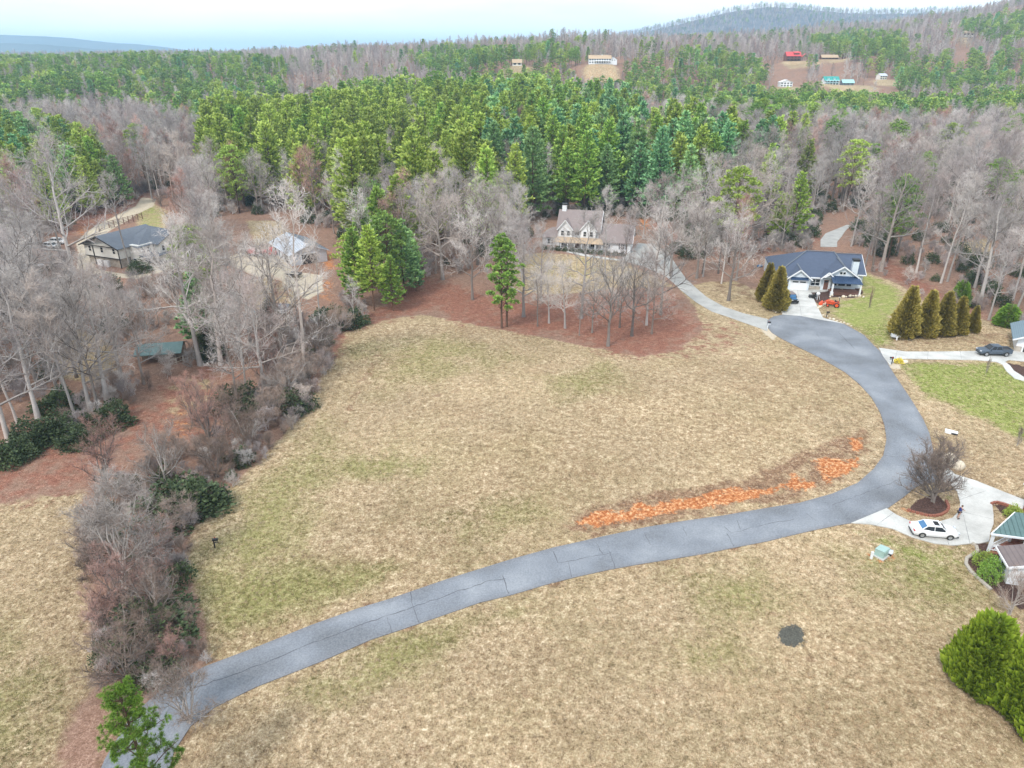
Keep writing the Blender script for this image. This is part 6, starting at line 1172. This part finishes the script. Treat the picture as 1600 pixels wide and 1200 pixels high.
# hedgerow between the two fields
for v, px, py, h, lb, sq in (('bigbush', 195, 918, 12.5, 'huge pale many-stemmed bush, biggest in the hedgerow', 1.0), ('bush0', 262, 762, 9, 'white-twigged bushy tree jutting left from the hedgerow', 1.0), ('bush1', 215, 968, 8, 'reddish thorny tree below the huge pale bush', 1.1), ('bush0', 248, 975, 7, 'grey arching tree right of the reddish thorny tree', 1.0), ('bush2', 200, 1062, 6.5, 'pink-brown many-stemmed thicket above the foreground pine', 1.2),
    ('bush1', 272, 1040, 4.2, 'small dark red shrub by the road edge', 1.0), ('bush0', 298, 1128, 6.5, 'fine-twigged grey tree leaning over the road, bottom left', 1.1), ('bush2', 340, 745, 7, 'brown arching thicket in the middle of the hedgerow', 1.2), ('bush1', 330, 700, 10, 'thin pinkish tree above the middle hedgerow', .8), ('bush0', 390, 700, 7, 'grey thicket above the field edge', 1.1),
    ('bush2', 430, 660, 6.5, 'brown thicket near the upper hedgerow', 1.1), ('bush0', 450, 625, 8, 'pale thicket beside the giant pale-trunked tree', 1.1), ('bush1', 415, 600, 8, 'pinkish thicket left of the giant pale-trunked tree', 1.1), ('bush2', 485, 600, 6.5, 'brown scrub at the foot of the giant tree', 1.1), ('bush0', 505, 560, 7, 'pale scrub at the upper field corner', 1.1), ('bush0', 420, 560, 9, 'white-twigged bushy tree left of the upper hedgerow', 1.1),
    ('bush0', 530, 520, 6, 'grey arching scrub under the pine clump', 1.3), ('bush2', 155, 880, 6, 'brown scrub at the left foot of the huge pale bush', 1.2), ('bush1', 160, 1000, 5.5, 'rusty scrub left of the thorny tree', 1.1), ('bush1', 165, 760, 9, 'airy pink tree above the huge pale bush', .9), ('bush1', 300, 660, 7, 'orange-tinted bush at the head of the clearing', .9), ('bush2', 245, 1000, 4.5, 'low brown scrub beside the small dark red shrub', 1.3),
    ('bush2', 285, 830, 5, 'brown brush at the field edge below the dark evergreen scrub', 1.2), ('bush1', 235, 900, 6.5, 'rusty brush right of the huge pale bush', 1.1), ('bush2', 360, 655, 6, 'brown brush with drooping rim in the hedgerow', 1.2)):
    T_('bare', v, px, py, h, lb, sq=sq, name='thicket')
for n_, (sd_, kw, mt) in dict(cedar=(41, dict(H=5, rad=1.6, n=4200, ln=.42), 'leaf_dark'), arb=(42, dict(H=8, rad=2.35, n=7500, ln=.5, bulge=.86, up=.8), 'needle_gold'), giant=(43, dict(H=7.5, rad=2.5, n=9000, ln=.85, bulge=.42, up=1.7), 'frond_lime'), hemlock=(44, dict(H=6, rad=3.2, n=5500, ln=.5, bulge=.55, up=.15), 'needle_lime')).items():
    T, F = cone_evergreen(sd_, **kw); OTHER[n_] = dict(trunk=T.mesh('conifer_trunk', [M['bark_pine']]), crown=F.mesh('conifer_crown', M[mt]), H=kw['H'])
T, F = shrub(45, 2.2, 1.6, 2600, .22); OTHER['evergreen_shrub'] = dict(trunk=T.mesh('shrub_stems', [M['bark_dark']]), crown=F.mesh('shrub_leaves', M['leaf_dark']), H=2.2)
T, F = shrub(46, 2.2, 1.6, 1600, .22); OTHER['round_shrub'] = dict(trunk=T.mesh('shrub_stems', [M['bark_dark']]), crown=F.mesh('shrub_leaves', M['needle_green']), H=2.2)
def O_(v, px, py, h, label, group=None, name='evergreen_shrub', sq=None, rot=None):
    x, y = tp(px, py); return tree('other', name, v, x, y, h, rot, label, group, sq=sq)
for px, py, h, o_ in ((1410, 526, 10.6, 'leftmost and tallest'), (1442, 525, 9.6, 'second from the left'), (1468, 523.5, 9.2, 'middle'), (1491.5, 522, 8.0, 'second from the right'), (1517, 518.5, 5.6, 'rightmost and smallest')):
    O_('arb', px, py, h, '%s golden-green conical conifer of the row of five on the right lawn' % o_, 'row of five golden conical conifers', 'conical_conifer', .95)
for px, py, h, lb in ((1211, 484, 10, 'largest golden-brown conical conifer left of the wide driveway'), (1196, 470, 9, 'darker conical conifer behind the largest one left of the driveway'), (1203, 474, 7.0, 'narrow conifer squeezed between the two beside the garage')): O_('arb', px, py, h, lb, 'conifers left of the wide driveway', 'conical_conifer', .95)
for px, py, h, lb, q in ((1524, 1072, 7.6, 'rounded lime-green conifer, upper left of the clump at the lower right corner', 1.0), (1590, 1112, 7.4, 'second lime-green conifer of the lower right clump', 1.05), (1650, 1165, 7.4, 'third lime-green conifer, cut by the right frame edge', 1.1)): O_('giant', px, py, h, lb, 'lime-green conifers at the lower right corner', 'conifer', q)
O_('hemlock', 1498, 476, 5.6, 'round bright green evergreen at the wood edge behind the golden row', None, 'evergreen_tree', .8); O_('hemlock', 1572, 508, 4.6, 'bright green low evergreen beside the white trunk at the right', None, 'evergreen_tree', 1.1)
O_('cedar', 330, 560, 6.5, 'dark rounded evergreen below the left woods, beside the stout pale tree', None, 'evergreen_tree', 1.3); O_('cedar', 425, 512, 6, 'dark rounded evergreen in front of the small shed', None, 'evergreen_tree', 1.3)
for px, py, h, q, lb in ((60, 690, 3.4, 1.5, 'dark holly-like shrub at the upper edge of the clearing, far left'), (35, 712, 2.6, 1.5, 'green undershrub at the left frame edge of the clearing'), (8, 722, 3, 1.5, 'dark shrub cut by the left frame edge'), (100, 680, 3, 1.5, 'dark shrub in the middle of the clearing edge'), (125, 695, 2.6, 1.5, 'low dark shrub dipping into the clearing'), (172, 665, 3.4, 1.5, 'dark shrub at the right end of the clearing edge'), (95, 640, 3.2, 1.6, 'green shrub behind the pale wide-branching tree'),
    (290, 800, 4.2, 1.7, 'big olive evergreen scrub in the hedgerow gap'), (312, 790, 3.2, 1.5, 'evergreen scrub at the field side of the hedgerow gap'), (380, 640, 4, 1.4, 'dark green shrub at the foot of the slim white tree'), (395, 655, 3, 1.5, 'olive shrub under the slim white tree'), (545, 508, 3.5, 1.6, 'dark shrub at the woods corner under the pines'), (220, 425, 3.2, 1.4, 'green shrub on the bank before the cream house'), (460, 640, 3, 1.6, 'olive undershrub in the upper hedgerow'), (240, 990, 3.4, 1.8, 'olive undergrowth beneath the grey arching tree')):
    O_('evergreen_shrub', px, py, h, lb, None, 'shrub', q)
for px, py, h, lb in ((1535, 880, 1.6, 'clipped green bush in the winding mulch bed'), (1550, 893, 1.8, 'second green bush in the winding mulch bed'), (1545, 905, 1.6, 'third green bush, nearest the white wall'), (1583, 806, 1.5, 'round clipped shrub above the teal porch roof'), (1280, 452, 1.0, 'low evergreen under the four-pane window'), (1272, 452, .9, 'low dark shrub left of the four-pane window bed')): O_('round_shrub', px, py, h, lb, None, 'shrub', 1.0)
xx, yy, zz, fa_ = 8.7, 203, 0, R(-13.5)
for i in range(12): q = 1.5+i*2.0; X = 8.7+math.cos(fa_)*q+math.sin(fa_)*4.4; Y = 203+math.sin(fa_)*q-math.cos(fa_)*4.4; tree('other', 'shrub', 'evergreen_shrub', X, Y, 1.3, None, 'dark clipped shrub in the bed along the farmhouse porch', 'shrubs along the farmhouse porch')
T_('bare', 'ornamental', 1458, 784, 7.6, 'dense bushy bare ornamental tree in the round mulch island by the driveway', name='ornamental_tree', sq=1.0)
T_('bare', 'bush0', 1577, 960, 5.6, 'fine grey vase-shaped shrub in front of the white garage wall', name='thicket', sq=.72)
T_('bare', 'bush0', 1589, 697, 3.4, 'tiny leafless sapling on the green lawn', name='sapling', sq=.35); T_('bare', 'bush0', 1540, 584, 3.2, 'thin staked sapling on the lawn below the straight driveway', name='sapling', sq=.25); T_('bare', 'bush1', 1357, 482, 4.6, 'thin sapling on the lawn right of the tractor', name='sapling', sq=.25)
# evergreen clump between the workshop and the grove
for v, px, py, h, lb in (('white1', 560, 478, 17, 'leftmost pine of the clump between workshop and grove'), ('white4', 585, 485, 18, 'slim-trunked pine in the front of the clump'), ('round2', 610, 470, 19, 'round-crowned pine in the middle of the clump'), ('white2', 632, 462, 17, 'pine at the right side of the clump'), ('white4', 600, 440, 22, 'tall pine at the back of the clump'), ('white1', 628, 430, 24, 'tallest pine at the back right of the clump'), ('white4', 575, 450, 19, 'pine at the back left of the clump'), ('white2', 645, 448, 13, 'deep green short pine at the right rim of the clump'), ('round3', 555, 460, 14, 'small round pine at the left rim of the clump'), ('white1', 615, 486, 12, 'low pine at the front of the clump'), ('round1', 590, 420, 21, 'round-topped pine behind the clump'), ('white5', 650, 455, 9, 'smallest pine at the clump corner')):
    T_('pine', v, px, py, h, lb)
for v, px, py, h, lb in (('white0', 240, 272, 13, 'lone young light green pine in the bare woods behind the cream house'), ('white2', 536, 318, 16, 'lone pale blue-green pine below the big stand, above the workshop'), ('round3', 10, 392, 13, 'dense green pine cut by the left edge'), ('white1', 1236, 378, 20, 'dark green pine behind the blue-roofed house'), ('white1', 1212, 378, 14, 'smaller green pine left behind the blue-roofed house')): T_('pine', v, px, py, h, lb)
# twin loblolly pines in the grove, and the foreground pine
for i, (sd_, px, py, h, lb) in enumerate(((61, 784, 513, 18.5, 'left of the twin tall tufted pines in front of the grove'), (62, 792, 511, 17.5, 'right of the twin tall tufted pines in front of the grove'))):
    T, F = round_pine(sd_, H=h, base=.24, rad=.17, clumps=40, per=80, cs=.8, needle=.5); OTHER['twin%d' % i] = dict(trunk=T.mesh('pine_trunk', [M['bark_pine']]), crown=F.mesh('pine_crown', M['needle_green']), H=h); O_('twin%d' % i, px, py, h, lb, 'twin pines before the grove', 'pine_tree')
def hero_pine(seed, H, clumps, spread):
    rs = np.random.RandomState(seed); T = Wood(); F = Foliage(); k = 8; ts = np.linspace(0, 1, k); P = np.stack([np.cumsum(rs.normal(size=k)*.1), np.cumsum(rs.normal(size=k)*.1), ts*H*.97-.2], 1); T.limb(P, .17*(1-ts)**.7+.02, 8)
    for i in range(clumps):
        t = .32+.66*(i+.5)/clumps; az = i*2.399+rs.uniform(-.4, .4); l = spread*(1.1-t)**.55*rs.uniform(.55, 1.15)*1.4; b = np.array([np.interp(t, ts, P[:, q]) for q in range(3)]); el = .15+.6*(t-.3); d = np.array([math.cos(az)*math.cos(el), math.sin(az)*math.cos(el), math.sin(el)]); Q = [b]
        for j in range(4): d = d+rs.normal(size=3)*.15+np.array([0, 0, .1]); d /= np.linalg.norm(d); Q.append(Q[-1]+d*l/4)
        Q = np.array(Q); T.limb(Q, np.linspace(.055, .015, 5), 5)
        for j in range(13):
            u = rs.uniform(.35, 1.0); q = np.array([np.interp(u, np.linspace(0, 1, 5), Q[:, c]) for c in range(3)]); d2 = d*.5+rv(rs, 1)[0]*.8+np.array([0, 0, .35]); d2 /= np.linalg.norm(d2); l2 = rs.uniform(.3, .95); T.limb(np.array([q, q+d2*l2]), np.array([.018, .008]), 3)
            for m in range(3):
                c = q+d2*l2*rs.uniform(.55, 1.05)+rs.normal(size=3)*.07; n = 34; D = rv(rs, n)*.9+d2*.75; D /= np.linalg.norm(D, axis=1, keepdims=True); F.add(np.tile(c, (n, 1))+D*.02, D*rs.uniform(.14, .3, (n, 1)), np.full((n, 1), .013), rs, 0, rs.uniform(.35, 1, n))
    return T, F
for i, (px_, py_, hh, X, Y, sp, lb) in enumerate(((0, 0, 14, -25.4, 33.6, 2.3, 'foreground pine with long-needled tufts, lower left, next to the road'), (0, 0, 9.5, -21.6, 29.6, 2.2, 'lower pine cut by the bottom frame edge, right of the foreground pine'), (0, 0, 8.5, -25.6, 29.0, 2.0, 'pine tip at the bottom left corner below the foreground pine'))):
    T, F = hero_pine(71+i, hh, 30 if i == 0 else 24, sp); e = empty('pine_tree', (X, Y, H1(X, Y)), 0, lb, 'tree', 'foreground pines at the lower left'); T.mesh('pine_trunk', [M['bark_pine']]); link('trunk', T.mesh('pine_trunk', [M['bark_pine']]), e); link('crown', F.mesh('pine_crown', M['needle_lime']), e)

# undergrowth: brush that nobody could count, in the woods and the hedgerow
UW = []
ur = np.random.RandomState(5)
def brush(n, xr, yr, test, hr, vs):
    x = ur.uniform(*xr, n); y = ur.uniform(*yr, n); ok = test(x, y)
    for a_, b_, z_ in zip(x[ok], y[ok], height(x[ok], y[ok])): UW.append((a_, b_, z_, 'u', vs[ur.randint(len(vs))], ur.uniform(*hr), ur.uniform(0, 6.28)))
clear = NOBASE[:2]+NOBASE[2:]
def open_(x, y):
    m = np.ones(len(x), bool)
    for p_ in NOBASE: m &= ~inpoly(x, y, p_)
    return m
HEDGE = W([(540, 518), (518, 565), (480, 645), (420, 712), (345, 782), (302, 842), (290, 900), (318, 965), (335, 1030), (255, 1075), (215, 1095), (165, 1110), (160, 1040), (140, 960), (130, 860), (150, 780), (240, 720), (320, 690), (350, 640), (390, 590), (440, 540), (500, 500)])
brush(2000, (-60, -5), (38, 135), lambda x, y: inpoly(x, y, HEDGE), (1.0, 2.7), [1, 1, 2, 0, 1, 1, 0, 1, 2, 3])
brush(3600, (-260, -10), (85, 330), open_, (1.2, 4.5), [0, 1, 2, 2, 0, 0, 2, 1, 3, 0])
brush(2600, (80, 300), (110, 330), open_, (1.0, 4.0), [0, 2, 2, 0, 3]); brush(1800, (-10, 110), (190, 330), open_, (1.0, 4.5), [0, 2, 0, 3])
UM = []
for i, mt in enumerate(['twig_grey', 'twig_brown', 'twig_lilac']):
    T, B = bare_tree(900+i, H=3, clear=.08, spread=.6, n1=18, n2=5, n3=5, n4=5, rise=.9, multi=4, rad=.05, tw=.013, twl=.5); T.v += B.v; T.q += [q+T.n for q in B.q]; T.t += [t+T.n for t in B.t]; UM.append((T.mesh('brush', [M[mt]]), 3))
T, F = shrub(47, 2.0, 1.5, 900, .26); UM.append((joined(T, F, M['bark_dark'], M['leaf_dark'], 'brush_green'), 2.0))
SP_ = SPOTS; SPOTS = UW; scatter('undergrowth', list(range(len(UW))), UM, lambda s_: s_[4]); SPOTS = SP_

# standing straw and grass tufts in the fields, uncountable
GT = []
def tuft(mat, h_, w_, n, seed):
    rs = np.random.RandomState(seed); W2 = Wood(); A = np.c_[rs.normal(size=(n, 2))*w_, np.full(n, -.01)]; D = rs.normal(size=(n, 3))*.5+np.array([[0, 0, 1.0]]); D /= np.linalg.norm(D, axis=1, keepdims=True); W2.twigs(A, D*rs.uniform(.5, 1.2, (n, 1))*h_, .022, rs); return (W2.mesh('tuft', [M[mat]]), 1.0)
def straw(name, a, b): M[name] = bark_material(name, a, b)
straw('straw_pale', srgb(190, 168, 140), srgb(228, 208, 180)); straw('straw_tan', srgb(150, 126, 100), srgb(190, 164, 134)); straw('straw_brown', srgb(112, 92, 66), srgb(150, 126, 94)); straw('grass_olive', srgb(98, 98, 54), srgb(140, 134, 84)); straw('grass_green', srgb(94, 112, 42), srgb(138, 150, 72))
TM = [tuft('straw_pale', .12, .10, 16, 1), tuft('straw_tan', .13, .12, 16, 2), tuft('straw_brown', .12, .09, 14, 3), tuft('grass_olive', .13, .11, 16, 4), tuft('grass_green', .11, .12, 16, 5)]
gr = np.random.RandomState(9); n = 290000; y = 4+gr.rand(n)**1.2*132; x = gr.uniform(-1, 1, n)*(y*.80+30); ok = np.zeros(n, bool)
for p in FIELD_W: ok |= inpoly(x, y, p)
for p in [ROADPOLY]+[p for _, p in DRIVEPOLY.values()]: ok &= ~inpoly(x, y, p)
gmask = np.zeros(n, bool); omask = np.zeros(n, bool); bad = np.zeros(n, bool)
for nm_, v_, poly_, fe_ in REG:
    if nm_ == 'olive': omask |= inpoly(x, y, poly_)
    if nm_ == 'green' and v_ > .5: gmask |= inpoly(x, y, poly_)
    if nm_ in ('clay', 'mulch', 'ash', 'gravel', 'redlitter'): bad |= inpoly(x, y, poly_)
ok &= ~bad; x, y, gmask, omask = x[ok], y[ok], gmask[ok], omask[ok]; z = height(x, y); nz_ = np.sin(x*.21+1.3)*np.sin(y*.17)+np.sin(x*.07-y*.09+2)+gr.normal(size=len(x))*.9
pk = np.where(gmask, np.where(gr.rand(len(x)) < .55, 4, np.where(gr.rand(len(x)) < .5, 3, 0)), np.where(omask & (nz_ > -.8) & (gr.rand(len(x)) < .5), 3, np.where(nz_ > .3, 1, np.where(gr.rand(len(x)) < .12, 2, 0))))
SPOTS = list(zip(x, y, z, ['g']*len(x), pk, gr.uniform(.5, 1.15, len(x)), gr.uniform(0, 6.28, len(x))))
scatter('dry_grass', list(range(len(SPOTS))), TM, lambda s_: s_[4])
